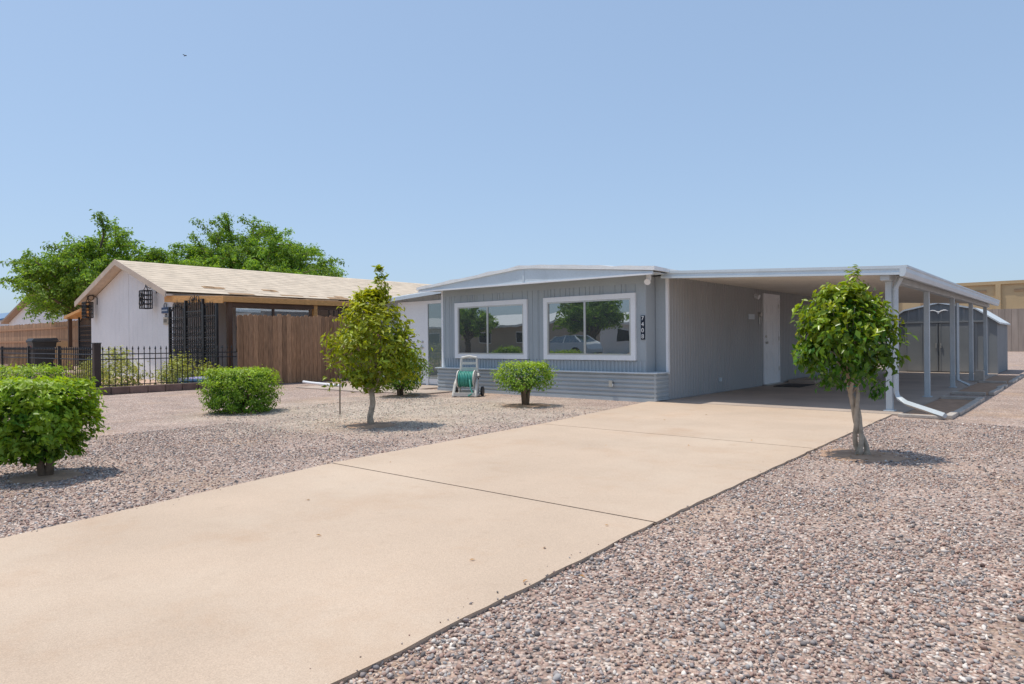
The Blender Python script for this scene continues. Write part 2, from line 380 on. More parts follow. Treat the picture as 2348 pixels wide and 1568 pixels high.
leaves('fallen_leaves',lp,np.tile([[0,0,1.]],(n,1)),.035,.45,np.array([(.36,.2,.08)]*n)*rng.uniform(.6,1.3,(n,1)),None,LEAF,droop=0,upb=1.5)

# ---------------------------------------------------------------- main home
BLUE=M('siding_bluegrey',(.37,.41,.435),.55,.04,1.2,0,60,spec=.4)
BLUED=M('siding_grey_side',(.37,.375,.38),.6,.05,1.2,0,60,spec=.35)
TRIM=M('trim_white',(.80,.81,.83),.5,.04,2,0,60)
FASC=M('fascia_paleblue',(.58,.65,.70),.5,.05,2,0,60)
ROOFW=M('roof_white_coating',(.84,.84,.83),.7,.06,3,.4,40)
ALU=M('aluminium',(.55,.54,.51),.4,.05,5,0,60,metal=.6)
GLASS=glass_mat('window_glass',.33)
DARK=M('dark_interior',(.03,.03,.03),.8)
H=empty('mobile_home')
X0,X1=-11.7,-6.04; XB=-6.3; YF=11.3; YS=11.65; YE=27.
mb=MB()
bprof=((0,0),(.06,1),(.94,1))
def boards(mb,x0,x1,y,z0,z1,m,seed):
    R=random.Random(seed); x=x0
    while x<x1-.001:
        wd=min(R.choice([.07,.1,.14,.2,.27,.1]),x1-x); d=.012; g_=.008
        mb.add([(x,y,z0),(x+g_,y-d,z0),(x+wd-g_,y-d,z0),(x+wd,y,z0),(x,y,z1),(x+g_,y-d,z1),(x+wd-g_,y-d,z1),(x+wd,y,z1)],[(0,1,5,4),(1,2,6,5),(2,3,7,6)],m)
        x+=wd
boards(mb,X0,XB,YF,.5,2.34,BLUE,4)
mb.box(X0,XB-.022,YF+.005,YF+.1,.0,2.34,BLUE)
mb.box(XB-.02,XB,YF+.0005,YS+.02,.5,2.34,BLUE)
corr(mb,(XB+.001,YS),(X1,YS),.0,2.34,BLUE,pitch=.26,depth=.012,nrm=(0,-1),prof=bprof)
corr(mb,(X0+.02,YF-.016),(XB,YF-.016),.5,.745,BLUE,pitch=.085,depth=.016,nrm=(0,-1))
mb.box(X0+.001,XB-.001,YF-.02,YF-.013,2.2,2.34,BLUE)
mb.box(-8.9,-8.84,YF-.02,YF-.0125,.76,2.2,BLUE)
mb.build('front_wall',H)
mb=MB()
mb.box(X0-.03,X0+.03,YF-.025,YF+.05,.0,2.34,TRIM); 
mb.box(X1-.03,X1+.02,YS-.03,YS+.03,.5,2.32,TRIM)
mb.build('corner_trim',H)
mb=MB()
corr(mb,(X1,YS),(X1,YE),.03,2.34,BLUED,pitch=.115,depth=.014,nrm=(1,0))
mb.box(X1-.1,X1-.002,YS+.003,YE,.0,2.34,BLUED)
mb.box(X0,X1-.1,YE-.1,YE-.001,0,2.34,BLUED); mb.box(X0+.001,X0+.1,YF+.101,YE-.101,0,2.34,BLUED)
mb.build('side_wall',H)
SK=M('skirt_grey',(.40,.44,.465),.5,.06,2,0,60)
mb=MB(); ys=11.15; nz=6
prof=[]
for i in range(nz):
    a=.02+i*.5/nz*1.0; h=.5/nz
    prof+= [(ys,a),(ys,a+h*.5),(ys+.022,a+h*.62),(ys+.022,a+h*.92)]
prof=[(ys,0)]+prof+[(ys,.52),(YF-.02,.52),(YF-.02,0)]
mb.ext(prof,X0-.05,X1+.0,SK,axis='x')
prof2=[]
for i in range(nz):
    a=.02+i*.5/nz; h=.5/nz
    prof2+=[(X1+.02,a),(X1+.02,a+h*.5),(X1+.003,a+h*.62),(X1+.003,a+h*.92)]
mb.ext([(X1+.02,.03)]+[p for p in prof2 if p[1]>.04]+[(X1+.02,.515),(X1-.03,.515),(X1-.03,.03)],ys+.002,YS-.032,SK,axis='y')
mb.box(X0-.08,X1+.05,ys-.04,YF-.034,.522,.545,FASC); mb.box(XB+.01,X1+.05,YF-.034,YS-.035,.522,.545,FASC)
mb.build('skirt',H)
mb=MB(); mb.box(-7.0,-6.93,11.10,11.149,.26,.38,ALU); mb.tube([(-6.9,11.13,.31),(-6.9,11.08,.31),(-6.9,11.07,.27)],.012,ALU); mb.build('hose_bib',H)
def window(x0,x1,z0,z1,y,name,split=.5):
    mb=MB(); f=.095; d=.05
    mb.box(x0,x1,y-d,y,z1-f,z1,TRIM); mb.box(x0,x1,y-d,y,z0,z0+f,TRIM)
    mb.box(x0,x0+f,y-d+.001,y,z0+f,z1-f,TRIM); mb.box(x1-f,x1,y-d+.001,y,z0+f,z1-f,TRIM)
    a0,a1,b0,b1=x0+f,x1-f,z0+f,z1-f; t=.03
    mb.box(a0,a1,y-.045,y,b1-t,b1,ALU); mb.box(a0,a1,y-.045,y,b0,b0+t,ALU)
    mb.box(a0,a0+t,y-.044,y,b0+t,b1-t,ALU); mb.box(a1-t,a1,y-.044,y,b0+t,b1-t,ALU)
    xm=a0+(a1-a0)*split
    mb.box(xm-.022,xm+.022,y-.042,y,b0+t,b1-t,ALU)
    o=mb.build(name+'_frame',H)
    mb=MB()
    mb.add([(a0+t,y-.022,b0+t),(xm,y-.022,b0+t),(xm,y-.022,b1-t),(a0+t,y-.022,b1-t)],[(0,1,2,3)],GLASS)
    mb.add([(xm,y-.030,b0+t),(a1-t,y-.0302,b0+t),(a1-t,y-.0302,b1-t),(xm,y-.030,b1-t)],[(0,1,2,3)],GLASS)
    mb.build(name+'_glass',H)
window(-11.25,-9.10,.76,2.03,YF-.014,'window_1',.47)
window(-8.66,-6.50,.76,2.03,YF-.014,'window_2',.47)
RX=-8.87
yf0=10.86
mb=MB()
xl,xr=X0-.35,X1+.12
mb.ext([(xl,2.31),(RX,2.33),(xr,2.31),(xr,2.37),(RX,2.63),(xl,2.37)],yf0,yf0+.03,FASC)
mb.box(RX-.02,RX+.02,yf0-.012,yf0-.001,2.34,2.62,FASC)
mb.box(xl,xr,yf0-.02,yf0-.001,2.305,2.337,TRIM)
mb.box(xl,xr,yf0+.031,YF+.1,2.341,2.35,FASC)
mb.build('gable_fascia',H)
mb=MB()
def roofz(x): return 2.70-(abs(x-RX)/(RX-xl))*.27
nx=22; ny=30; V=[];F=[]
for j in range(ny+1):
    for i in range(nx+1):
        x=xl-.05+(xr+.1-xl)*i/nx; y=yf0-.03+(YE+.2-yf0)*j/ny
        z=roofz(x)+random.uniform(-.014,.014)
        V.append((x,y,z))
o0=len(V)
for j in range(ny+1):
    for i in range(nx+1):
        x,y,z=V[j*(nx+1)+i]; V.append((x,y,roofz(x)-.07))
for j in range(ny):
    for i in range(nx):
        a=j*(nx+1)+i; F.append((a,a+1,a+nx+2,a+nx+1)); F.append(tuple(o0+k for k in (a,a+nx+1,a+nx+2,a+1)))
for i in range(nx): F.append((i,o0+i,o0+i+1,i+1))
for j in range(ny):
    a=j*(nx+1); F.append((a,a+nx+1,o0+a+nx+1,o0+a)); a+=nx; F.append((a,o0+a,o0+a+nx+1,a+nx+1))
mb.add(V,F,ROOFW)
mb.build('roof',H)
mb=MB(); mb.tube([(-9.4,13,2.64),(-9.4,13,2.84)],.05,ALU); mb.tube([(-9.4,13,2.84),(-9.4,13,2.88)],[.11,.03],ALU,n=12)
mb.tube([(-9.75,15,2.64),(-9.75,15,2.9)],.04,ALU); mb.tube([(-9.95,15,2.9),(-9.55,15,2.9)],.02,ALU); mb.build('roof_vent',H)
mb=MB(); mb.tube([(-6.2,11.22,2.34),(-6.2,11.22,2.24)],.05,TRIM,n=12); mb.tube([(-6.2,11.22,2.25),(-6.17,11.12,2.20)],[.03,.06],TRIM,n=14); mb.build('flood_light',H)
NAVY=M('plate_navy',(.012,.02,.04),.5)
mb=MB(); mb.box(-6.395,-6.315,YF-.035,YF-.014,1.15,1.60,NAVY); mb.build('number_plate',H)
WHT=M('digit_white',(.85,.85,.85),.5)
for i,ch in enumerate('7408'):
    c=bpy.data.curves.new('digit_'+ch,'FONT'); c.body=ch; c.size=.112; c.extrude=.002; c.align_x='CENTER'; c.align_y='CENTER'
    o=bpy.data.objects.new('digit_%d'%(i+1),c); COL.objects.link(o); o.location=(-6.355,YF-.039,1.545-i*.112); o.rotation_euler=(math.radians(90),0,0); o.parent=H; c.materials.append(WHT)
DW=M('door_white',(.80,.81,.82),.45,.02,2,0,50)
mb=MB(); x=X1+.015; y0,y1=16.45,17.55; zt=2.24
mb.box(X1-.02,x+.03,y0,y0+.07,.03,zt,TRIM); mb.box(X1-.02,x+.03,y1-.07,y1,.03,zt,TRIM); mb.box(X1-.02,x+.03,y0+.07,y1-.07,zt-.07,zt,TRIM)
mb.box(X1-.02,x+.012,y0+.07,y1-.07,.05,zt-.07,DW)
for (ya,yb) in ((y0+.17,y0+.51),(y0+.59,y0+.93)):
    for (za,zb) in ((.2,.85),(.95,1.62),(1.72,2.02)):
        mb.box(x+.012,x+.016,ya,yb,za,za+.02,TRIM);mb.box(x+.012,x+.016,ya,yb,zb-.02,zb,TRIM)
        mb.box(x+.012,x+.016,ya,ya+.02,za+.02,zb-.02,TRIM);mb.box(x+.012,x+.016,yb-.02,yb,za+.02,zb-.02,TRIM)
        mb.box(x+.012,x+.02,ya+.05,yb-.05,za+.05,zb-.05,DW)
mb.tube([(x+.012,y0+.15,1.05),(x+.07,y0+.15,1.05)],[.02,.034],ALU,n=12); mb.tube([(x+.012,y0+.15,1.2),(x+.04,y0+.15,1.2)],.03,ALU,n=12)
for zh in (.35,1.1,1.9): mb.box(x+.03,x+.036,y1-.09,y1-.05,zh,zh+.1,ALU)
mb.box(X1,x+.1,y0,y1,.025,.05,ALU)
mb.build('side_door',H)
mb=MB()
mb.box(X1+.01,X1+.1,19.0,19.6,1.75,2.0,BLUED); 
for i in range(5): mb.box(X1+.1,X1+.107,19.03,19.57,1.78+i*.043,1.80+i*.043,DARK)
mb.tube([(X1+.01,15.95,2.16),(X1+.12,15.95,2.12)],[.05,.06],TRIM); mb.tube([(X1+.01,16.2,1.72),(X1+.08,16.2,1.72)],.055,ALU,n=14); mb.tube([(X1+.03,16.2,1.72),(X1+.03,16.2,1.5)],.012,ALU)
mb.box(X1+.0141,X1+.03,15.55,15.9,1.6,1.72,FASC); mb.box(X1+.01,X1+.05,13.9,13.97,.25,.33,FASC)
mb.build('wall_fixtures',H)
mb=MB(); mb.box(-5.7,-5.1,16.2,17.3,.024,.04,M('doormat',(.06,.055,.05),.95)); mb.build('doormat')
mb=MB(); mb.box(-5.95,-5.3,18.0,19.6,.015,.09,CONC2); mb.build('step_slab',bevel=.01)
YA=12.1
mb=MB()
corr(mb,(-15.0,YA),(X0+.0,YA),0,2.34,BLUE,pitch=.2,depth=.012,nrm=(0,-1),prof=bprof)
mb.box(-15.0,-11.72,YA+.003,17.8,0,2.3,BLUE)
mb.ext([(-15.35,2.20),(X0-.05,2.42),(X0-.05,2.47),(-15.35,2.26)],11.75,18,ROOFW)
mb.ext([(-15.37,2.14),(X0-.05,2.36),(X0-.05,2.44),(-15.37,2.23)],11.70,11.748,FASC)
mb.build('addition',H)
mb=MB()
mb.box(-14.2,-14.12,YA-.05,YA,.03,2.12,TRIM); mb.box(-13.12,-13.04,YA-.05,YA,.03,2.12,TRIM); mb.box(-12.5,-12.42,YA-.05,YA,.03,2.12,TRIM); mb.box(-14.2,-12.42,YA-.049,YA,2.12,2.2,TRIM)
mb.box(-14.12,-13.12,YA-.035,YA,.06,2.12,DW)
mb.tube([(-13.25,YA-.035,1.0),(-13.25,YA-.09,1.0)],[.02,.035],ALU,n=12); mb.tube([(-13.25,YA-.035,1.14),(-13.25,YA-.06,1.14)],.03,ALU,n=12)
mb.box(-13.04,-12.5,YA-.02,YA,.06,.2,TRIM)
mb.build('addition_door',H)
mb=MB(); G2=glass_mat('patio_glass',.2,(.12,.16,.15)); mb.add([(-13.04,YA-.028,.2),(-12.5,YA-.028,.2),(-12.5,YA-.028,2.12),(-13.04,YA-.028,2.12)],[(0,1,2,3)],G2); mb.build('addition_glass',H)

# ---------------------------------------------------------------- carport
C=empty('carport')
POST=M('post_bluegrey',(.48,.53,.56),.5,.08,3,0,60)
PAN=M('carport_pan',(.70,.66,.60),.45,.06,2,0,60)
xo=-2.15; xi=X1+.02; ycf=11.42; yce=24.7
def cz(x): return 2.41-(x-xi)/(xo-xi)*.20
mb=MB()
mb.hexa([(xi,ycf+.021,cz(xi)-.03),(xo,ycf+.021,cz(xo)-.03),(xo,yce,cz(xo)-.03),(xi,yce,cz(xi)-.03)],[(xi,ycf+.021,cz(xi)-.005),(xo,ycf+.021,cz(xo)-.005),(xo,yce,cz(xo)-.005),(xi,yce,cz(xi)-.005)],PAN)
y=ycf+.15
while y<yce-.1:
    mb.hexa([(xi,y,cz(xi)-.09),(xo-.1,y,cz(xo)-.09),(xo-.1,y+.03,cz(xo)-.09),(xi,y+.03,cz(xi)-.09)],[(xi,y-.015,cz(xi)-.031),(xo-.1,y-.015,cz(xo)-.031),(xo-.1,y+.045,cz(xo)-.031),(xi,y+.045,cz(xi)-.031)],PAN)
    y+=.16
mb.build('roof_pans',C)
mb=MB()
for k,(a,b,d) in enumerate(((0,.045,.03),(.045,.10,.012),(.10,.135,.034))):
    mb.hexa([(xi-.02,ycf-d,cz(xi)-b),(xo-.001,ycf-d,cz(xo)-b),(xo-.001,ycf+.02,cz(xo)-b),(xi-.02,ycf+.02,cz(xi)-b)],[(xi-.02,ycf-d,cz(xi)-a),(xo-.001,ycf-d,cz(xo)-a),(xo-.001,ycf+.02,cz(xo)-a),(xi-.02,ycf+.02,cz(xi)-a)],FASC)
zt=cz(xo)
mb.ext([(xo,zt-.16),(xo+.06,zt-.16),(xo+.085,zt-.10),(xo+.085,zt-.04),(xo+.10,zt-.03),(xo+.10,zt),(xo,zt)],ycf-.036,yce,FASC)
mb.build('fascia_gutter',C)
mb=MB(); mb.box(-2.43,-2.30,ycf+.05,yce-.02,zt-.20,zt-.10,POST); 
PY=[11.75,14.9,18.0,21.1,24.2]
for py in PY:
    mb.box(-2.41,-2.32,py-.045,py+.045,.02,zt-.201,POST); mb.box(-2.44,-2.29,py-.08,py+.08,.02,.04,POST)
mb.build('posts',C,bevel=.006)
mb=MB(); dn=POST
mb.tube([(-2.2,11.72,zt-.15),(-2.27,11.72,1.9),(-2.275,11.72,.34),(-2.24,11.69,.24),(-2.1,11.56,.17),(-1.55,11.08,.06)],.042,dn,n=4)
mb.tube([(-2.27,18.0,1.9),(-2.27,18.0,.2),(-2.05,18,.08)],.035,dn,n=4)
mb.build('downspout',C)

mb=MB(); EDG=M('edging_concrete',(.46,.41,.36),.9,.2,5,.5,60)
for (a,b) in ((11.2,14.8),(16.2,19.2),(20.5,24.5)):
    yy=a
    while yy<b-.1:
        L_=min(.6,b-yy); ox=random.uniform(-.02,.02)
        mb.box(-1.56+ox,-1.46+ox,yy,yy+L_-.015,0,.06+random.uniform(-.01,.01),EDG); yy+=L_
mb.box(-2.14,-1.58,11.12,11.198,0,.05,EDG); mb.box(-2.14,-1.58,14.8,14.9,0,.06,EDG); mb.box(-2.14,-1.58,16.1,16.2,0,.06,EDG); mb.box(-2.14,-1.58,20.4,20.5,0,.06,EDG)
mb.build('garden_edging',bevel=.01)
mb=MB(); mb.add([(-2.15,11.2,.006),(-1.5,11.2,.006),(-1.5,14.8,.006),(-2.15,14.8,.006)],[(0,1,2,3)],SOIL); mb.add([(-2.15,16.2,.006),(-1.5,16.2,.006),(-1.5,24.5,.006),(-2.15,24.5,.006)],[(0,1,2,3)],SOIL); mb.build('planting_bed')
mb=MB(); mb.box(-2.25,-2.05,20.6,20.8,.0,.3,EDG); mb.build('concrete_block',bevel=.01)

# ---------------------------------------------------------------- shed
S=empty('garden_shed')
SH=M('shed_grey',(.25,.265,.275),.55,.07,2,0,60); SHR=M('shed_roof',(.60,.64,.66),.5,.08,3,0,60)
sx0,sx1,sy0,sy1=-5.25,-2.19,25.5,28.8
gp=[(sx0,1.62),(sx0+.55,2.02),((sx0+sx1)/2,2.24),(sx1-.55,2.02),(sx1,1.62)]
mb=MB()
def gz(t):
    x=sx0+(sx1-sx0)*t; return float(np.interp(x,[p[0] for p in gp],[p[1] for p in gp]))
corr(mb,(sx0,sy0),(sx1,sy0),.02,gz,SH,pitch=.3,depth=.02,nrm=(0,-1),prof=((0,0),(.1,1),(.2,1),(.3,0)))
corr(mb,(sx1,sy0),(sx1,sy1),.02,1.62,SH,pitch=.3,depth=.02,nrm=(1,0),prof=((0,0),(.1,1),(.2,1),(.3,0)))
mb.box(sx0,sx0+.02,sy0+.01,sy1,0,1.62,SH); mb.box(sx0+.02,sx1-.01,sy1-.02,sy1,0,1.62,SH)
mb.build('shed_walls',S)
mb=MB(); up=[(a,b+.03) for a,b in gp]; up[0]=(sx0-.08,1.58); up[-1]=(sx1+.08,1.58)
dnp=[(a,b-.05) for a,b in up]
for i in range(4):
    mb.ext([dnp[i],dnp[i+1],up[i+1],up[i]],sy0-.08,sy1+.08,SHR)
mb.build('shed_roof',S)
mb=MB(); xm=(sx0+sx1)/2
mb.box(sx0+.3,sx1-.3,sy0-.06,sy0-.021,1.60,1.66,SH); 
for a,b in ((xm-.95,xm-.01),(xm+.01,xm+.95)):
    mb.box(a,b,sy0-.045,sy0-.022,.06,1.59,SH)
    for q in (a+.02,(a+b)/2,b-.05): mb.box(q,q+.03,sy0-.055,sy0-.046,.08,1.57,SH)
mb.box(xm-.08,xm-.05,sy0-.08,sy0-.056,.8,.95,ALU); mb.box(xm+.05,xm+.08,sy0-.08,sy0-.056,.8,.95,ALU)
mb.build('shed_doors',S)
mb=MB()
def arc(x0,x1,z0,h,n=8): return [(x0+(x1-x0)*i/n,sy0-.05,z0+h*math.sin(math.pi*i/n*.8)) for i in range(n+1)]
mb.tube(arc(xm,xm-.27,1.93,.07),[.025]+[.018]*6+[.01,.004],WHT,n=6); mb.tube(arc(xm,xm+.27,1.93,.07),[.025]+[.018]*6+[.01,.004],WHT,n=6); mb.tube([(xm,sy0-.05,1.95),(xm,sy0-.05,1.89)],[.015,.02],WHT)
mb.build('seagull_ornament',S)

# ---------------------------------------------------------------- back walls (right)
BLK=M('block_wall_brown',(.33,.275,.235),.9,.15,1.2,.4,40,stretch=(3,3,.5),vcol=True)
mb=MB(); 
xx=-45
while xx<60:
    c=random.uniform(.85,1.1); mb.box(xx,xx+.385,64,64.2,0,3.25+random.uniform(-.03,.03),BLK,(c,c,c)); xx+=.4
mb.build('back_fence')
SND=M('soundwall_tan',(.54,.40,.23),.9,.05,1,.3,30); SND2=M('soundwall_dark',(.34,.23,.14),.9)
mb=MB(); mb.box(-60,90,78,78.4,0,6.0,SND); mb.box(-60,90,77.85,78.5,6.0,6.3,SND)
for k in range(-8,14):
    cx=-2.2+k*8.5
    mb.box(cx-4.6,cx-4.2,77.8,77.999,0,6,SND)
    mb.box(cx-3.2,cx+3.2,77.93,77.999,5.3,5.5,SND2); 
    for i,(a,b) in enumerate(((-2.2,-1.6),(-1.6,-1.0),(-1.0,-.4),(-.4,.2),(.2,.8),(.8,1.4))):
        mb.box(cx+a,cx+b+.001*i,77.9,77.999,4.3-.25*i,4.5-.25*i,SND2); mb.box(cx+b-.12,cx+b,77.91,77.998,4.05-.25*i,4.3-.25*i,SND2)
    mb.box(cx-2.2,cx+2.2,77.92,77.997,4.9,5.0,SND2)
mb.build('sound_wall')

# ---------------------------------------------------------------- wooden boundary fence
mb=MB(); WOOD=M('fence_wood',(1,1,1),.88,.3,6,.3,60,vcol=True,stretch=(6,6,.7),var2=.15)
y=9.2
while y<16.5:
    wd=.135+random.uniform(-.006,.006); c=random.uniform(.65,1.2); t=random.uniform(-.03,.03)
    col=((.34+t)*c,(.195+t*.7)*c,(.11+t*.5)*c); h=1.93+random.uniform(-.03,.03); dx=random.uniform(-.004,.004)
    vs=[(y,0.02),(y+wd,0.02),(y+wd,h-.04),(y+wd-.03,h),(y+.03,h),(y,h-.04)]
    mb.ext(vs,-17.35+dx,-17.33+dx,WOOD,axis='x',c=col); y+=wd+.009
for z in (.35,1.0,1.65): mb.box(-17.39,-17.355,9.2,16.5,z,z+.09,WOOD,(.3,.16,.09))
for yy in (9.25,11.6,14.0,16.3): mb.box(-17.48,-17.391,yy,yy+.09,0,1.9,WOOD,(.3,.16,.09))
mb.build('wooden_fence')

# ---------------------------------------------------------------- low wrought iron fence
IRON=M('iron_black',(.018,.018,.02),.45,.1,5)
def iron_run(mb,a,b,h,sp=.125,z0=.12):
    a=Vector((*a,0)); b=Vector((*b,0)); d=b-a; n=int(d.length/sp)
    for z in (z0+.08,h-.16,h-.28): mb.tube([a+Vector((0,0,z)),b+Vector((0,0,z))],.014,IRON,n=4)
    for i in range(1,n):
        p=a+d*i/n
        mb.tube([p+Vector((0,0,z0)),p+Vector((0,0,h-.06))],.010,IRON,n=4)
        mb.tube([p+Vector((0,0,h-.07)),p+Vector((0,0,h-.04)),p+Vector((0,0,h+.03))],[.01,.022,.002],IRON,n=5)
mb=MB(); iron_run(mb,(-17.35,5.8),(-17.35,9.15),1.08); iron_run(mb,(-27.5,5.8),(-17.35,5.8),1.08)
mb.box(-17.42,-17.28,5.73,5.87,0,1.17,M('post_brown',(.05,.035,.03),.7)); mb.box(-17.43,-17.27,5.72,5.88,1.171,1.19,IRON)
for xx in (-19.9,-22.4,-25): mb.box(xx-.03,xx+.03,5.77,5.83,0,1.12,IRON)
mb.build('iron_fence')
mb=MB(); BR=M('edging_block',(.17,.11,.09),.9,.2,6,.4,50,vcol=True); yy=5.6
while yy<9.1:
    c=random.uniform(.8,1.25); mb.box(-17.26,-17.05,yy,yy+.385,0,.17,BR,(c,c,c)); yy+=.4
mb.build('block_edging',bevel=.01)

# ---------------------------------------------------------------- neighbour house
NH=empty('neighbor_house')
WW=M('stucco_white',(.74,.75,.765),.8,.04,1,.2,60)
SHG=M('shingle_tan',(.60,.50,.39),.95,.14,2.5,.6,40); BARGE=M('barge_tan',(.52,.43,.35),.8,.1,4)
ORG=M('wood_orange',(.62,.32,.11),.7,.25,8,.2,60,stretch=(1,1,8)); DKW=M('wood_dark',(.12,.07,.045),.8)
nx0,nx1,ny0,ny1=-28.3,-21.4,9.3,27; rx=-24.85; ez=2.78; rz=3.92
mb=MB()
corr(mb,(nx0,ny0),(rx,ny0),0,lambda t:ez+(rz-ez)*t-.05,WW,pitch=.4,depth=.01,nrm=(0,-1),prof=((0,0),(.03,1),(.97,1)))
corr(mb,(rx,ny0),(nx1,ny0),0,lambda t:rz+(ez-rz)*t-.05,WW,pitch=.4,depth=.01,nrm=(0,-1),prof=((0,0),(.03,1),(.97,1)))
mb.box(nx1-.1,nx1,ny0+.01,ny1,0,ez,WW); mb.box(nx0,nx0+.1,ny0+.01,ny1,0,ez,WW); mb.box(nx0+.1,nx1-.1,ny1-.1,ny1,0,ez,WW)
mb.box(rx+.02,rx+.05,ny0-.02,ny0-.011,0,rz-.1,WW)
mb.build('walls',NH)
mb=MB(); ov=.4; sl=(rz-ez)/(nx1-rx)
for sgn,xe in ((1,nx1),(-1,nx0)):
    xq=xe+sgn*ov; zq=ez-sl*ov+.02
    mb.add([(rx,ny0-ov,rz+.05),(xq,ny0-ov,zq+.05),(xq,ny1,zq+.05),(rx,ny1,rz+.05)],[(0,1,2,3)],SHG)
    mb.add([(rx,ny0-ov,rz-.03),(xq,ny0-ov,zq-.03),(xq,ny1,zq-.03),(rx,ny1,rz-.03)],[(0,3,2,1)],BARGE)
    for i in range(1,14):
        t=i/14; xx=rx+(xq-rx)*t; z=rz+.05+(zq-rz)*t
        mb.add([(xx,ny0-ov,z+.012),(xx+sgn*.02,ny0-ov,z-.002),(xx+sgn*.02,ny1,z-.002),(xx,ny1,z+.012)],[(0,1,2,3)],SHG)
    mb.hexa([(rx,ny0-ov-.03,rz-.12),(xq,ny0-ov-.03,zq-.12),(xq,ny0-ov,zq-.12),(rx,ny0-ov,rz-.12)],[(rx,ny0-ov-.03,rz+.07),(xq,ny0-ov-.03,zq+.07),(xq,ny0-ov,zq+.07),(rx,ny0-ov,rz+.07)],BARGE)
mb.build('roof',NH)
PT=M('felt_brown',(.36,.23,.13),.9,.2,5)
mb=MB()
def rzat(x): return rz+.05-(x-rx)*sl
for _ in range(26):
    x=random.uniform(-21.9,-21.15); y=random.uniform(9.5,22); lx=random.uniform(.05,.3); ly=random.uniform(.25,1.0)
    lx=min(lx,-21.02-x)
    mb.hexa([(x,y,rzat(x)+.014),(x+lx,y,rzat(x+lx)+.014),(x+lx,y+ly,rzat(x+lx)+.014),(x,y+ly,rzat(x)+.014)],[(x,y,rzat(x)+.03),(x+lx,y,rzat(x+lx)+.03),(x+lx,y+ly*.9,rzat(x+lx)+.03),(x,y+ly*.8,rzat(x)+.03)],random.choice([PT,SHG,PT]))
mb.build('roof_patches',NH)
px=-18.0
mb=MB()
pz0,pz1=2.58,2.40
mb.hexa([(nx1-.1,9.1,pz0),(px+.1,9.1,pz1),(px+.1,24,pz1),(nx1-.1,24,pz0)],[(nx1-.1,9.1,pz0+.04),(px+.1,9.1,pz1+.04),(px+.1,24,pz1+.04),(nx1-.1,24,pz0+.04)],SHG)
mb.hexa([(nx1-.1,9.06,pz0-.16),(px+.1,9.06,pz1-.16),(px+.1,9.098,pz1-.16),(nx1-.1,9.098,pz0-.16)],[(nx1-.1,9.06,pz0+.03),(px+.1,9.06,pz1+.03),(px+.1,9.098,pz1+.03),(nx1-.1,9.098,pz0+.03)],ORG)
mb.box(px+.1,px+.13,9.06,24,pz1-.12,pz1+.03,ORG)
for i in range(19):
    y=9.5+i*.75; mb.hexa([(nx1,y,pz0-.1),(px+.09,y,pz1-.1),(px+.09,y+.04,pz1-.1),(nx1,y+.04,pz0-.1)],[(nx1,y,pz0-.003),(px+.09,y,pz1-.003),(px+.09,y+.04,pz1-.003),(nx1,y+.04,pz0-.003)],ORG)
for _ in range(22):
    x=random.uniform(-20.5,-18.4); y=random.uniform(9.3,20); z=pz0+.045+(x-nx1)*(pz1-pz0)/(px-nx1)
    mb.box(x,x+random.uniform(.1,.4),y,y+random.uniform(.3,1.3),z-.02,z+.012,PT)
mb.build('porch_roof',NH)
mb=MB()
for y,m in ((9.3,DKW),(12.0,ORG),(15,ORG),(18,ORG),(21,ORG)):
    mb.box(px-.06,px+.06,y-.06,y+.06,0,pz1-.125,m)
mb.box(px-.05,px+.05,9.37,24,pz1-.24,pz1-.122,DKW)
mb.build('porch_posts',NH)
mb=MB(); SC=glass_mat('porch_screen',.45,(.16,.17,.18))
mb.add([(px-.02,9.5,.9),(px-.02,11.8,.9),(px-.02,11.8,2.12),(px-.02,9.5,2.12)],[(0,1,2,3)],SC)
for y in (10.6,): mb.box(px-.01,px+.02,y,y+.05,.9,2.12,DKW)
for i in range(14): mb.box(px-.012,px+.012,12.5+i*.18,12.52+i*.18,1.2,2.15,IRON)
mb.box(nx1,nx1+.03,12.5,15.5,1.1,2.1,DARK); mb.box(nx1,nx1+.03,17,19.5,1.1,2.1,DARK)
mb.build('porch_screens',NH)
mb=MB(); gy=9.0
def gate(x0,x1,zt,y):
    n=int((x1-x0)/.12)
    for i in range(n+1):
        x=x0+(x1-x0)*i/n; q=(i/n-.5)*2; top=zt+.22*(1-q*q)
        mb.tube([(x,y,.05),(x,y,top)],.014,IRON,n=4); mb.tube([(x,y,top),(x,y,top+.03),(x,y,top+.1)],[.01,.028,.002],IRON,n=5)
    for z in (.1,.8,1.3,zt-.1): mb.box(x0,x1,y-.014,y+.014,z,z+.03,IRON)
    for i in range(n):
        x=x0+(x1-x0)*(i+.5)/n
        for z in (.92,1.06,1.2,1.42,1.6,zt-.2): mb.ring((x,y,z),.045,.012,IRON,n=10,k=4)
        mb.ring((x,y,.45),.05,.01,IRON,n=10,k=4); mb.ring((x,y,.6),.04,.01,IRON,n=10,k=4)
    for x in (x0,x1): mb.box(x-.03,x+.03,y-.03,y+.03,0,zt+.25,IRON)
gate(-21.0,-20.0,2.0,gy); gate(-19.95,-18.9,2.15,gy); gate(-18.85,-18.1,2.0,gy)
for cx,zz in ((-19.4,2.40),(-20.5,2.25)):
    for s in (-1,1):
        mb.ring((cx+s*.18,gy,zz),.10,.012,IRON,n=14,k=4); mb.ring((cx+s*.38,gy,zz-.08),.07,.012,IRON,n=12,k=4)
    mb.tube([(cx,gy,zz),(cx,gy,zz+.2)],[.02,.004],IRON,n=5)
mb.build('iron_gate',NH)
mb=MB(); gate(-29.9,-28.45,1.95,9.4); mb.build('side_gate',NH)
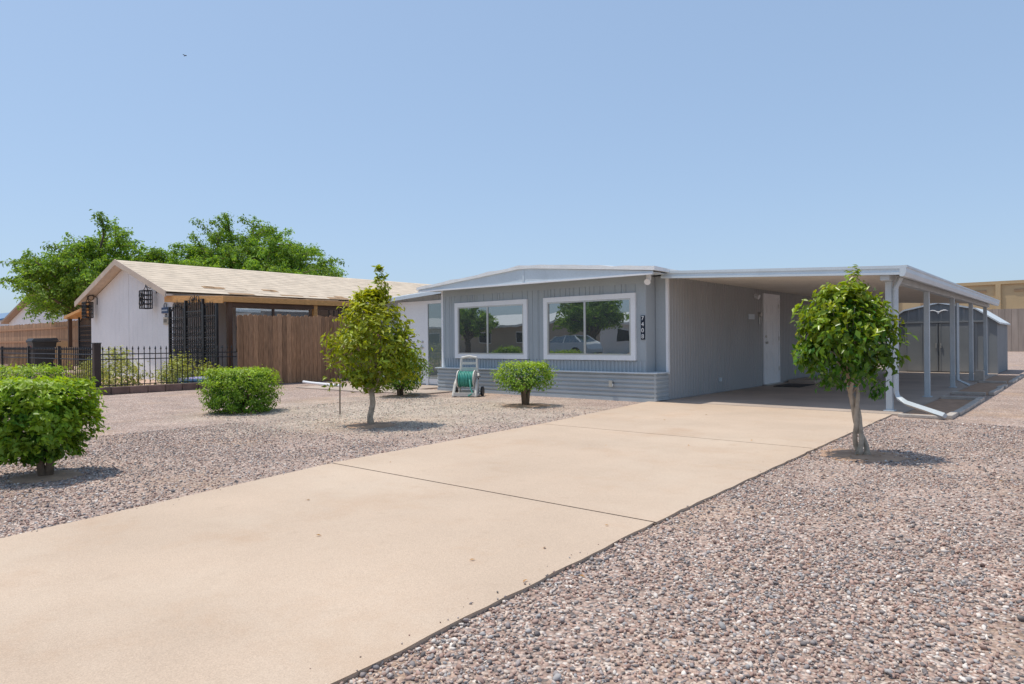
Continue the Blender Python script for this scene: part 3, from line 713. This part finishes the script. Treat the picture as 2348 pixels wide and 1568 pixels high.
mb=MB(); mb.hexa([(-30.3,9.0,2.15),(-28.4,9.0,2.4),(-28.4,14,2.4),(-30.3,14,2.15)],[(-30.3,9.0,2.25),(-28.4,9.0,2.5),(-28.4,14,2.5),(-30.3,14,2.25)],ORG); mb.box(-30.2,-30.08,9.1,9.22,0,2.15,DKW); mb.box(-29.98,-28.32,11.9,11.94,0,2.1,DKW); mb.build('lean_to',NH)
def lantern(x,z):
    mb=MB(); y=9.0; s=.19
    for a in (-s,-s/3,s/3,s):
        for b in (-s*.6,s*.6): mb.tube([(x+a,y+b,z-.28),(x+a,y+b,z+.28)],.017,IRON,n=4)
    for zz in (z-.28,z-.14,z,z+.14,z+.28): 
        mb.box(x-s,x+s,y-s*.6-.01,y-s*.6+.01,zz-.014,zz+.014,IRON); mb.box(x-s,x+s,y+s*.6-.01,y+s*.6+.01,zz-.014,zz+.014,IRON)
        mb.box(x-s-.01,x-s+.01,y-s*.6,y+s*.6,zz-.012,zz+.012,IRON); mb.box(x+s-.01,x+s+.01,y-s*.6,y+s*.6,zz-.012,zz+.012,IRON)
    for a,b in ((-.1,.12),(.1,.12),(-.1,-.12),(.1,-.12),(0,0)): mb.ring((x+a*.9,y-s*.6-.02,z+b),.075,.016,IRON,n=12,k=4)
    mb.tube([(x-s,y,z+.28),(x,y,z+.42),(x+s,y,z+.28)],.014,IRON,n=4)
    mb.tube([(x,y,z+.42),(x,y,z+.5),(x+.05,9.15,z+.55),(x+.1,9.28,z+.45),(x+.1,9.28,z+.2)],.016,IRON,n=5); mb.ring((x+.05,9.1,z+.45),.09,.012,IRON,axis='x',n=12,k=4)
    mb.build('wall_lantern')
lantern(-22.7,2.55); lantern(-27.75,2.4)
mb=MB(); PB=M('plate_blue',(.03,.07,.16),.5,.4,20); PC=M('plate_cream',(.5,.45,.36),.6,.2,30)
mb.box(-22.15,-21.7,9.24,9.28,2.10,2.28,PB); mb.box(-22.13,-21.72,9.235,9.239,2.17,2.21,M('plate_rim',(.4,.45,.5),.6)); 
mb.ring((-21.92,9.26,2.33),.09,.012,IRON,n=12,k=4)
mb.box(-22.02,-21.72,9.24,9.28,1.75,1.98,PC); mb.ring((-21.87,9.26,2.02),.06,.012,IRON,n=12,k=4)
for i in range(3): mb.box(-21.98+i*.08,-21.94+i*.08,9.235,9.239,1.81,1.92,IRON)
mb.build('house_plaque',NH)

def trash(x,y,z0):
    T=empty('trash_bin'); m=M('bin_black',(.025,.027,.03),.5,.1,4)
    mb=MB()
    b=[(x-.26,y-.3,z0+.08),(x+.26,y-.3,z0+.08),(x+.26,y+.25,z0+.08),(x-.26,y+.25,z0+.08)]
    t=[(x-.36,y-.42,z0+1.08),(x+.36,y-.42,z0+1.08),(x+.36,y+.36,z0+1.08),(x-.36,y+.36,z0+1.08)]
    mb.hexa(b,t,m); mb.box(x-.39,x+.39,y-.45,y+.39,z0+1.04,z0+1.10,m)
    mb.build('body',T,bevel=.02)
    mb=MB(); mb.hexa([(x-.38,y-.46,z0+1.105),(x+.38,y-.46,z0+1.105),(x+.38,y+.42,z0+1.105),(x-.38,y+.42,z0+1.105)],[(x-.33,y-.38,z0+1.2),(x+.33,y-.38,z0+1.2),(x+.33,y+.38,z0+1.22),(x-.33,y+.38,z0+1.22)],m)
    mb.tube([(x-.36,y+.47,z0+1.08),(x+.36,y+.47,z0+1.08)],.022,m); mb.build('lid',T,bevel=.02)
    mb=MB()
    for a in (-.33,.33): mb.tube([(x+a-.03,y+.28,z0+.13),(x+a+.03,y+.28,z0+.13)],.13,m,n=16)
    mb.build('wheels',T)
    mb=MB(); lm=M('bin_mark',(.5,.16,.10),.6); mb.ring((x,y-.40,z0+.85),.075,.015,lm,n=16,k=4); mb.box(x-.02,x+.02,y-.42,y-.385,z0+.82,z0+.88,lm); mb.build('round_mark',T)
trash(-30.3,8.3,.2)
PLY=M('plywood',(.60,.40,.21),.8,.15,3,.2,40)
def crate(x,y,z,wx,wy,h):
    mb=MB(); mb.box(x,x+wx,y,y+wy,z,z+h,PLY)
    for a in (x-.01,x+wx-.07): mb.box(a,a+.08,y-.02,y-.001,z,z+h+.01,PLY)
    for zz in (z,z+h-.08): mb.box(x+.07,x+wx-.07,y-.018,y-.001,zz,zz+.08,PLY)
    mb.hexa([(x+.07,y-.015,z+.08),(x+.16,y-.015,z+.08),(x+.16,y-.001,z+.08),(x+.07,y-.001,z+.08)],[(x+wx-.16,y-.015,z+h-.08),(x+wx-.07,y-.015,z+h-.08),(x+wx-.07,y-.001,z+h-.08),(x+wx-.16,y-.001,z+h-.08)],PLY)
    mb.build('wooden_crate')
crate(-32.2,9.0,.2,.75,.6,1.1); crate(-29.6,8.5,.2,.4,.5,.85); crate(-33.5,8.0,.2,.9,.6,.55)
mb=MB(); x=-62
while x<-30.4:
    c=random.uniform(.75,1.2); mb.box(x,x+.138,12.0,12.02,0,2.35+random.uniform(-.03,.03),WOOD,(.38*c,.24*c,.15*c)); x+=.145
for z in (.5,1.3,2.0): mb.box(-62,-30.4,11.95,11.99,z,z+.1,WOOD,(.38,.22,.13))
mb.build('yard_fence')
def gable_house(name,x0,x1,y0,y1,ez,rz,wall,roof,ridge='y',win=True):
    G=empty(name); mb=MB(); 
    if ridge=='y':
        xm=(x0+x1)/2; mb.ext([(x0,0),(x1,0),(x1,ez),(xm,rz),(x0,ez)],y0,y1,wall); mb.build('walls',G); mb=MB(); k=(rz-ez)/(x1-xm); o=.5
        for s,xe in ((1,x1),(-1,x0)):
            q=xe+s*o; zq=ez-k*o
            mb.ext([(xm,rz+.02),(q,zq+.02),(q,zq+.2),(xm,rz+.2)],y0-o,y1+o,roof)
    else:
        ym=(y0+y1)/2; mb.ext([(y0,0),(y1,0),(y1,ez),(ym,rz),(y0,ez)],x0,x1,wall,axis='x'); mb.build('walls',G); mb=MB(); k=(rz-ez)/(y1-ym); o=.5
        for s,ye in ((1,y1),(-1,y0)):
            q=ye+s*o; zq=ez-k*o
            mb.ext([(ym,rz+.02),(q,zq+.02),(q,zq+.2),(ym,rz+.2)],x0-o,x1+o,roof,axis='x')
    mb.build('roof',G)
    if win:
        mb=MB(); n=max(2,int((x1-x0)/4))
        for i in range(n):
            cx=x0+(x1-x0)*(i+.5)/n; mb.box(cx-.7,cx+.7,y0-.04,y0-.002,.9,2.0,TRIM); mb.box(cx-.62,cx+.62,y0-.06,y0-.041,.98,1.92,DARK)
            mb.box(cx-.7,cx+.7,y1+.002,y1+.04,.9,2.0,TRIM); mb.box(cx-.62,cx+.62,y1+.041,y1+.06,.98,1.92,DARK)
        mb.build('windows',G)
RB=M('roof_brown',(.30,.22,.17),.9,.1,3,.3,30); RBL=M('roof_bluemetal',(.14,.23,.36),.5,.1,3)
gable_house('white_house',-71,-51,17,30,3.1,5.7,WW,RB,'y')
gable_house('distant_house',-125,-88.5,20,36,3.7,5.6,WW,RBL,'x')
BG=M('stucco_beige',(.45,.38,.3),.85,.06,1)
gable_house('house_across_street',-62,-36,-34,-24,2.5,3.5,BG,ROOFW,'x')
gable_house('house_across_street',-32,-14,-38,-27,2.5,3.4,WW,ROOFW,'x')

def car(x,y):
    Cc=empty('parked_car'); wm=M('car_white',(.75,.76,.77),.25,.02,2,spec=.6); gm=glass_mat('car_glass',.3); tm=M('tyre',(.02,.02,.02),.9)
    body=[(-2.2,.35),(-2.25,.7),(-2.1,.88),(-1.0,.98),(1.7,1.0),(2.15,.92),(2.25,.6),(2.2,.35),(1.75,.33),(1.7,.55),(1.5,.68),(1.25,.68),(1.05,.55),(1.0,.33),(-.95,.33),(-1.0,.55),(-1.2,.68),(-1.45,.68),(-1.65,.55),(-1.7,.33)]
    mb=MB(); mb.ext([(x+a,b) for a,b in body],y-.85,y+.85,wm); mb.build('body',Cc,bevel=.05)
    mb=MB(); b=[(x-1.05,y-.8,.98),(x+1.75,y-.8,.98),(x+1.75,y+.8,.98),(x-1.05,y+.8,.98)]; t=[(x-.35,y-.62,1.45),(x+1.2,y-.62,1.45),(x+1.2,y+.62,1.45),(x-.35,y+.62,1.45)]
    mb.hexa(b,t,gm); mb.box(x-.4,x+1.25,y-.64,y+.64,1.45,1.49,wm)
    for (a,c) in ((-1.05,-.35),(.35,.4),(1.75,1.2)):
        for s in (-1,1): mb.tube([(x+a,y+s*.81,.98),(x+c,y+s*.63,1.46)],.035,wm,n=6)
    mb.build('cabin',Cc)
    mb=MB()
    for a in (-1.33,1.38):
        for s in (-.8,.8): mb.tube([(x+a,y+s-.1,.32),(x+a,y+s+.1,.32)],.32,tm,n=20); mb.tube([(x+a,y+s-.105,.32),(x+a,y+s+.105,.32)],.19,ALU,n=14)
    mb.build('wheels',Cc)
car(-26.5,-14.3)

# ---------------------------------------------------------------- plants
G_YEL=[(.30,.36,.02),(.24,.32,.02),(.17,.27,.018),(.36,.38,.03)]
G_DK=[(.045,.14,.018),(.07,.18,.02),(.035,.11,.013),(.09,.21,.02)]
def branches(mb,base,z0,prof,n,m,r=.012,ctr=(0,0)):
    for i in range(n):
        a=random.uniform(0,6.28); z=random.uniform(prof[0][0]+.05,prof[-1][0]*.92); rr=float(prof_r(prof,z))*random.uniform(.5,.85)
        tip=(base[0]+ctr[0]+rr*math.cos(a),base[1]+ctr[1]+rr*math.sin(a),z)
        s=(base[0]+ctr[0]*.5,base[1]+ctr[1]*.5,min(z0,z*.7)+random.uniform(0,.1))
        mid=((s[0]+tip[0])/2,(s[1]+tip[1])/2,(s[2]+tip[2])/2+.03)
        mb.tube([s,mid,tip],[r,r*.7,r*.3],m,n=5)
def dirt_ring(x,y,r,name='soil_patch'):
    mb=MB(); n=28; V=[(x,y,.02)]
    for i in range(n):
        a=6.283*i/n; V.append((x+math.cos(a)*r*.6,y+math.sin(a)*r*.6,.018))
    for i in range(n):
        a=6.283*i/n; q=r*random.uniform(.88,1.12); V.append((x+math.cos(a)*q,y+math.sin(a)*q,.003))
    F=[(0,1+i,1+(i+1)%n) for i in range(n)]+[(1+i,1+n+i,1+n+(i+1)%n,1+(i+1)%n) for i in range(n)]
    mb.add(V,F,SOIL); mb.build(name,smooth=True)
T=empty('ficus_tree'); bx,by=-1.706,7.28
mb=MB()
for k in range(3):
    ph=k*2.1; pts=[];rad=[]
    for i in range(17):
        t=i/16; z=.0+t*.86; a=ph+t*6.2; rr=.040*(1-.3*t)+.016*math.sin(t*9+k)
        pts.append((bx-.10*t+rr*math.cos(a),by-.07*t+rr*math.sin(a),z)); rad.append(.026-.010*t+ (.014 if i==0 else 0))
    mb.tube(pts,rad,BARK,n=8)
prR=[(.69,.12),(.76,.28),(.86,.38),(1.02,.425),(1.2,.43),(1.38,.38),(1.52,.29),(1.61,.17)]
branches(mb,(bx-.1,by-.07),.80,prR,26,BARK,.012)
mb.build('trunk',T,smooth=True)
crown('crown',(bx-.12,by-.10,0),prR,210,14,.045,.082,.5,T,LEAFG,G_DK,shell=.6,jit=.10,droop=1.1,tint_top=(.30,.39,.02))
crown('crown_tip',(bx-.06,by-.09,0),[(1.5,.15),(1.65,.11),(1.80,.03)],20,7,.035,.07,.45,T,LEAFG,G_YEL,shell=.1,droop=.1)
crown('yellow_shoots',(bx-.12,by-.10,0),[(1.1,.43),(1.4,.41),(1.62,.2)],80,7,.03,.07,.5,T,LEAFG,G_YEL,shell=.85,droop=.5,topf=.3)
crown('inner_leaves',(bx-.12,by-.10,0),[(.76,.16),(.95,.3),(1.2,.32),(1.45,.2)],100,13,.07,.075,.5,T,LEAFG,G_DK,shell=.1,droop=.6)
crown('low_sprigs',(bx+.10,by+.05,0),[(.58,.05),(.70,.12)],7,8,.03,.07,.45,T,LEAFG,G_DK,shell=.1,droop=1)
crown('low_sprigs_2',(bx-.26,by-.2,0),[(.60,.03),(.74,.10)],5,7,.03,.07,.45,T,LEAFG,G_DK,shell=.1,droop=1)
mb=MB(); mb.ring((bx-.08,by-.055,.68),.048,.006,M('tie_green',(.03,.3,.22),.6),axis='z',n=14,k=5); mb.build('tree_tie',T)
dirt_ring(bx,by,.40)
T=empty('citrus_tree'); bx,by=-7.59,5.94
mb=MB()
mb.tube([(bx,by,0),(bx-.02,by,.12),(bx+.03,by+.01,.3),(bx+.02,by,.5)],[.055,.042,.04,.038],BARK)
mb.tube([(bx+.02,by,.42),(bx-.05,by-.05,.62),(bx-.08,by-.03,1.0),(bx-.05,by,1.4)],[.03,.025,.02,.01],BARK)
mb.tube([(bx+.02,by,.45),(bx+.1,by+.05,.65),(bx+.12,by+.1,1.1),(bx+.1,by+.08,1.9)],[.03,.024,.018,.006],BARK)
mb.tube([(bx+.0,by,.48),(bx-.14,by-.1,.62),(bx-.25,by-.2,.85)],[.022,.016,.008],BARK)
prC=[(.52,.14),(.64,.34),(.80,.50),(1.05,.55),(1.25,.52),(1.45,.45),(1.6,.35),(1.75,.22),(1.82,.12)]
branches(mb,(bx,by),.55,prC,30,BARK,.01)
mb.build('trunk',T,smooth=True)
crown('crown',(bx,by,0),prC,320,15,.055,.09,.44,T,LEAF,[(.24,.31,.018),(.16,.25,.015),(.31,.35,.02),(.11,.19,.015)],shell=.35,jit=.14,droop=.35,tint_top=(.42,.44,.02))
crown('right_bulge',(bx+.40,by+.34,0),[(.6,.1),(.85,.22),(1.1,.2),(1.3,.08)],40,12,.05,.085,.42,T,LEAF,G_YEL,shell=.2,droop=.4)
crown('top_shoot',(bx+.1,by+.08,0),[(1.7,.16),(1.85,.13),(2.0,.08),(2.17,.015)],34,10,.03,.08,.4,T,LEAF,G_YEL,shell=.1,droop=-.2)
crown('side_shoot',(bx-.40,by-.33,0),[(.5,.06),(.75,.12),(.9,.06)],9,8,.04,.08,.4,T,LEAF,G_YEL,shell=.1,droop=.5)
dirt_ring(bx,by,.35)
mb=MB(); mb.tube([(-9.14,6.54,0),(-9.13,6.54,.75)],.012,M('rusty_steel',(.22,.17,.13),.8)); mb.build('garden_stake')
def shrub(name,bx,by,prof,ncl,per,rc,size,pal,asp=(1,1),pn=2.,trunk=True,rot=0.,jit=.05,shell=.6,tint=(.26,.41,.035),ring=0,inner=True,ctr=(0,0),flowers=0):
    T=empty(name); mb=MB()
    if trunk:
        for k in range(4):
            a=k*1.6+.4; zt=prof[0][0]+.2
            mb.tube([(bx+.03*math.cos(a),by+.03*math.sin(a),0),(bx+.06*math.cos(a)+ctr[0]*.3,by+.06*math.sin(a),zt*.5),(bx+.17*math.cos(a)+ctr[0],by+.17*math.sin(a)+ctr[1],zt+.05)],[.035,.026,.018],BARKD)
        branches(mb,(bx,by),prof[0][0]+.05,prof,24,BARKD,.009,ctr)
        mb.build('stems',T,smooth=True)
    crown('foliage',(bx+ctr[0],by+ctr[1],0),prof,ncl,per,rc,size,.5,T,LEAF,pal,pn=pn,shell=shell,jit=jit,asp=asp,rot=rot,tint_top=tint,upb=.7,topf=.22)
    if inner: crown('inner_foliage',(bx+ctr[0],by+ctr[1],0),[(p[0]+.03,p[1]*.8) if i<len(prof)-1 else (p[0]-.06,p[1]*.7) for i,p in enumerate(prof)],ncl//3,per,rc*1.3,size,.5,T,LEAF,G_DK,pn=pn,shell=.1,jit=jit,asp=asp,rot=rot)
    if flowers: crown('flowers',(bx+ctr[0],by+ctr[1],0),[(p[0]+.01,p[1]*1.03) for p in prof],flowers,2,.02,.03,.9,T,LEAF,[(.7,.5,.55),(.75,.7,.68)],pn=pn,shell=.95,jit=.02,rot=rot,topf=.5)
    if ring: dirt_ring(bx,by,ring)
    return T
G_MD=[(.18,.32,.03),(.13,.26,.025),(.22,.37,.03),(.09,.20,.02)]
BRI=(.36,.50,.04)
shrub('rounded_bush',-11.15,9.5,[(.12,.25),(.3,.5),(.6,.60),(.82,.47),(.93,.22)],320,14,.05,.06,G_MD,jit=.08,ring=.4)
shrub('topiary_bush',-7.64,9.38,[(.27,.32),(.38,.46),(.55,.49),(.68,.46),(.74,.38)],300,13,.038,.045,G_MD,pn=3,ring=.45,tint=BRI,flowers=22,jit=.03)
shrub('clipped_shrub',-6.96,1.92,[(.14,.18),(.22,.32),(.34,.42),(.55,.46),(.74,.45),(.81,.41)],380,22,.030,.06,G_MD,pn=3.2,rot=.5,ring=.3,tint=BRI,jit=.03,ctr=(-.1,-.06))
shrub('boxwood_hedge',-10.85,5.80,[(.02,.50),(.2,.54),(.45,.56),(.62,.54),(.69,.49)],620,18,.035,.045,G_MD,pn=3.5,rot=.7,tint=BRI,jit=.03)
shrub('boxwood_hedge',-13.8,3.5,[(.02,.6),(.2,.65),(.5,.68),(.68,.62),(.75,.55)],360,13,.05,.055,G_MD,pn=3.5,rot=.7,tint=BRI)
DS=[(.24,.28,.12),(.17,.24,.07),(.32,.34,.15),(.13,.2,.05)]
for (x,y,r,h) in ((-18.6,6.6,.75,.95),(-20.2,7.4,.6,.7),(-18.2,7.9,.5,.6),(-19.0,8.4,.5,.75),(-18.1,8.7,.35,.5),(-21.8,7.2,.6,.65),(-23.5,7.8,.5,.5)):
    shrub('desert_shrub',x,y,[(.02,r*.7),(h*.4,r),(h*.8,r*.7),(h,r*.3)],110,9,.1,.08,DS,jit=.25,shell=.2,trunk=False,tint=(.36,.4,.12),inner=False)
mb=MB(); TC=M('terracotta',(.4,.15,.08),.8)
mb.tube([(-17.8,9.0,.0),(-17.8,9.0,.28),(-17.8,9.0,.29),(-17.8,9.0,.33)],[.12,.17,.2,.2],TC,n=16); mb.build('flower_pot')
mb=MB(); mb.tube([(-18.0,7.9,.2),(-17.7,8.4,.22),(-17.6,8.8,.2)],.07,M('foam_purple',(.42,.38,.62),.7),n=10); mb.build('pool_noodle')
mb=MB(); mb.tube([(-17.8,8.2,.0),(-17.8,8.2,.12),(-17.8,8.2,.14)],[.25,.32,.33],M('tub_teal',(.02,.35,.32),.5),n=20); mb.build('plastic_tub')
mb=MB(); mb.tube([(-16.0,10.3,.11),(-15.7,10.33,.09),(-14.4,10.35,.06)],.035,TRIM,n=10); mb.build('drain_pipe')

HR=empty('hose_reel'); hx,hy=-9.95,10.3
PL=M('plastic_greywhite',(.60,.57,.52),.5,.08,4); GH=M('hose_green',(.06,.30,.24),.5,.1,6); BK=M('plastic_black',(.03,.03,.03),.5)
T4=Matrix.Translation((hx,hy,0))@Matrix.Rotation(math.radians(28),4,'Z')
mb=MB(); mb.T=T4
for s in (-1,1):
    mb.tube([(s*.20,.10,.02),(s*.19,.12,.4),(s*.165,.16,.80)],.026,PL,n=8)
    mb.tube([(s*.24,-.24,.02),(s*.23,-.12,.26),(s*.21,.10,.46)],.032,PL,n=8)
    mb.tube([(s*.24,-.26,.025),(s*.24,.14,.04)],.026,PL,n=8)
mb.tube([(-.165,.16,.80),(0,.165,.83),(.165,.16,.80)],.026,PL); mb.box(-.17,.17,.13,.16,.66,.71,PL); mb.box(-.18,.18,.11,.14,.53,.60,PL)
mb.box(-.22,.22,-.26,-.2,.02,.09,PL); mb.box(-.2,.2,.1,.14,.06,.12,PL)
mb.build('frame',HR,smooth=False)
mb=MB(); mb.T=T4
for s in (-1,1): mb.tube([(s*.165,-.02,.36),(s*.185,-.02,.36)],[.19,.19],PL,n=24)
mb.tube([(-.16,-.02,.36),(.16,-.02,.36)],.07,PL,n=16)
mb.build('drum',HR)
mb=MB(); mb.T=T4
for i in range(9): mb.ring((-.14+i*.035,-.02,.36),.15+random.uniform(-.012,.012),.017,GH,axis='x',n=24,k=6)
for i in range(8): mb.ring((-.12+i*.035,-.02,.36),.118,.017,GH,axis='x',n=20,k=6)
mb.tube([(.1,-.18,.36),(.12,-.2,.2),(.18,-.24,.08),(.1,-.3,.03)],.015,GH)
mb.build('hose',HR,smooth=True)
mb=MB(); mb.T=T4
for s in (-1,1): mb.tube([(s*.27,.13,.1),(s*.31,.13,.1)],.10,BK,n=20)
mb.tube([(-.27,.13,.1),(.27,.13,.1)],.012,BK); mb.tube([(.19,-.02,.36),(.25,-.02,.36),(.25,-.1,.42),(.31,-.1,.42)],.014,BK)
mb.build('wheels',HR)

# ---------------------------------------------------------------- big mesquite trees
def big_tree(name,x,y,h,rad,nlimb,pal,seed,leafn=26,size=.15,nspray=11,low=.42,spread=.19,longs=0):
    random.seed(seed); T=empty(name); mb=MB()
    tb=h*.22
    mb.tube([(x,y,0),(x+.1,y,tb*.6),(x,y+.1,tb)],[.32,.26,.24],BARKD,n=10)
    PP=[];OO=[];CC=[]
    palA=np.array(pal)
    def spray(p,out,Ln,tone,sp_,nl):
        e=[p+out*Ln*u+Vector((0,0,-.35*Ln*u*u)) for u in (0,.33,.66,1)]
        mb.tube(e,[.03,.02,.012,.004],BARKD,n=4,cap=False)
        us=rng.uniform(.05,1.08,nl)
        pv=np.array(p); ov_=np.array(out)
        base=pv[None]+ov_[None]*Ln*us[:,None]+np.array([0,0,-.35*Ln])[None]*(us**2)[:,None]
        sp=rng.normal(size=(nl,3))*sp_*(1.15-.6*us)[:,None]*np.array([1,1,.9])
        PP.append(base+sp); OO.append(norm(sp+ov_[None]*.05))
        CC.append(palA[rng.integers(0,len(palA),nl)]*tone*rng.uniform(.8,1.2,(nl,1)))
    for i in range(nlimb):
        a=i*2.399+random.uniform(-.3,.3); q=((i+.5)/nlimb)**.5
        R=rad*q*random.uniform(.8,1.0)
        zt=h*(.94-low*q*q)*random.uniform(.80,1.0)
        tip=Vector((x+R*math.cos(a),y+R*math.sin(a),zt)); b=Vector((x,y,tb))
        pts=[]
        for k in range(7):
            t=k/6; p=b.lerp(tip,t); p.z=tb+(zt-tb)*(t**.75); p+=Vector((random.uniform(-.15,.15),random.uniform(-.15,.15),0))*(t*(1-t)*4)
            pts.append(p)
        mb.tube(pts,[.12*(1-.85*k/6)+.01 for k in range(7)],BARKD,n=6)
        for s in range(nspray):
            t=random.uniform(.3,1.0)**.8; k=min(5,int(t*6)); p=pts[k].lerp(pts[k+1],t*6-k)
            out=Vector((math.cos(a+random.uniform(-1.5,1.5)),math.sin(a+random.uniform(-1.5,1.5)),random.uniform(-.35,1.1))).normalized()
            Ln=random.uniform(.7,1.6)*rad/4.5
            spray(p,out,Ln,random.uniform(.65,1.25),spread,int(leafn*Ln)*3)
        for s in range(longs):
            out=Vector((math.cos(a+random.uniform(-.6,.6))*(.3+q),math.sin(a+random.uniform(-.6,.6))*(.3+q),random.uniform(.15,1.3)*(1.2-q*.7))).normalized()
            Ln=random.uniform(1.2,2.0)
            spray(pts[5],out,Ln,random.uniform(.9,1.35),.10,int(leafn*Ln*1.3))
    mb.build('trunk_and_limbs',T,smooth=True)
    leaves('foliage',np.concatenate(PP),np.concatenate(OO),size,.42,np.concatenate(CC),T,LEAF2,droop=.5,upb=.4)
GT=[(.20,.34,.05),(.16,.29,.04),(.25,.40,.06),(.11,.22,.03)]
big_tree('mesquite_tree',-38.9,13.2,8.0,4.1,34,GT,11,leafn=30,size=.17,nspray=14,low=.42,spread=.17,longs=3)
big_tree('mesquite_tree',-35.6,19.6,8.7,5.3,46,GT,12,leafn=30,size=.17,nspray=14,low=.42,spread=.18,longs=3)
big_tree('shade_tree',-27.5,-19,5.6,2.8,18,GT,15,leafn=34,size=.22)
big_tree('shade_tree',-41,-20,5.0,3.0,14,GT,16,leafn=24,size=.25)
def palm(x,y,h):
    T=empty('palm_tree'); mb=MB(); mb.tube([(x,y,0),(x+.1,y,h*.5),(x,y,h)],[.22,.16,.15],BARKD,n=8); 
    gm=M('palm_frond',(.06,.12,.03),.7)
    for i in range(22):
        a=i*2.4; e=random.uniform(-.5,1.0); L_=1.3
        p=[Vector((x,y,h))+Vector((math.cos(a)*u,math.sin(a)*u,e*u-.7*u*u))*L_ for u in (0,.35,.7,1)]
        side=Vector((-math.sin(a),math.cos(a),0))
        vs=[];
        for q,wd in zip(p,(.03,.28,.25,.02)): vs+= [q-side*wd-Vector((0,0,wd*.4)),q,q+side*wd-Vector((0,0,wd*.4))]
        mb.add(vs,[(3*k+j,3*k+j+1,3*k+j+4,3*k+j+3) for k in range(3) for j in range(2)],gm)
    mb.build('palm',T)
palm(-62,-40,8.5)

mb=MB(); BD=M('bird_dark',(.03,.03,.035),.7); b0=Vector((-30.2,13.7,13.75))
def bp_(x,y,z): return b0+Vector((x,y,z))*.5
mb.tube([bp_(-.12,0,0),bp_(-.05,0,.01),bp_(.05,0,.01),bp_(.12,0,.02),bp_(.15,0,.02)],[.004,.02,.022,.012,.002],BD,n=8)
mb.add([bp_(*p) for p in ((-.04,0,.02),(.05,0,.02),(.02,-.12,.09),(-.06,-.2,.05))],[(0,1,2,3)],BD)
mb.add([bp_(*p) for p in ((-.04,0,.02),(.05,0,.02),(.02,.12,.09),(-.06,.2,.05))],[(0,1,2,3)],BD)
mb.add([bp_(*p) for p in ((-.1,0,0),(-.2,.03,0),(-.2,-.03,0))],[(0,1,2)],BD)
mb.build('bird')
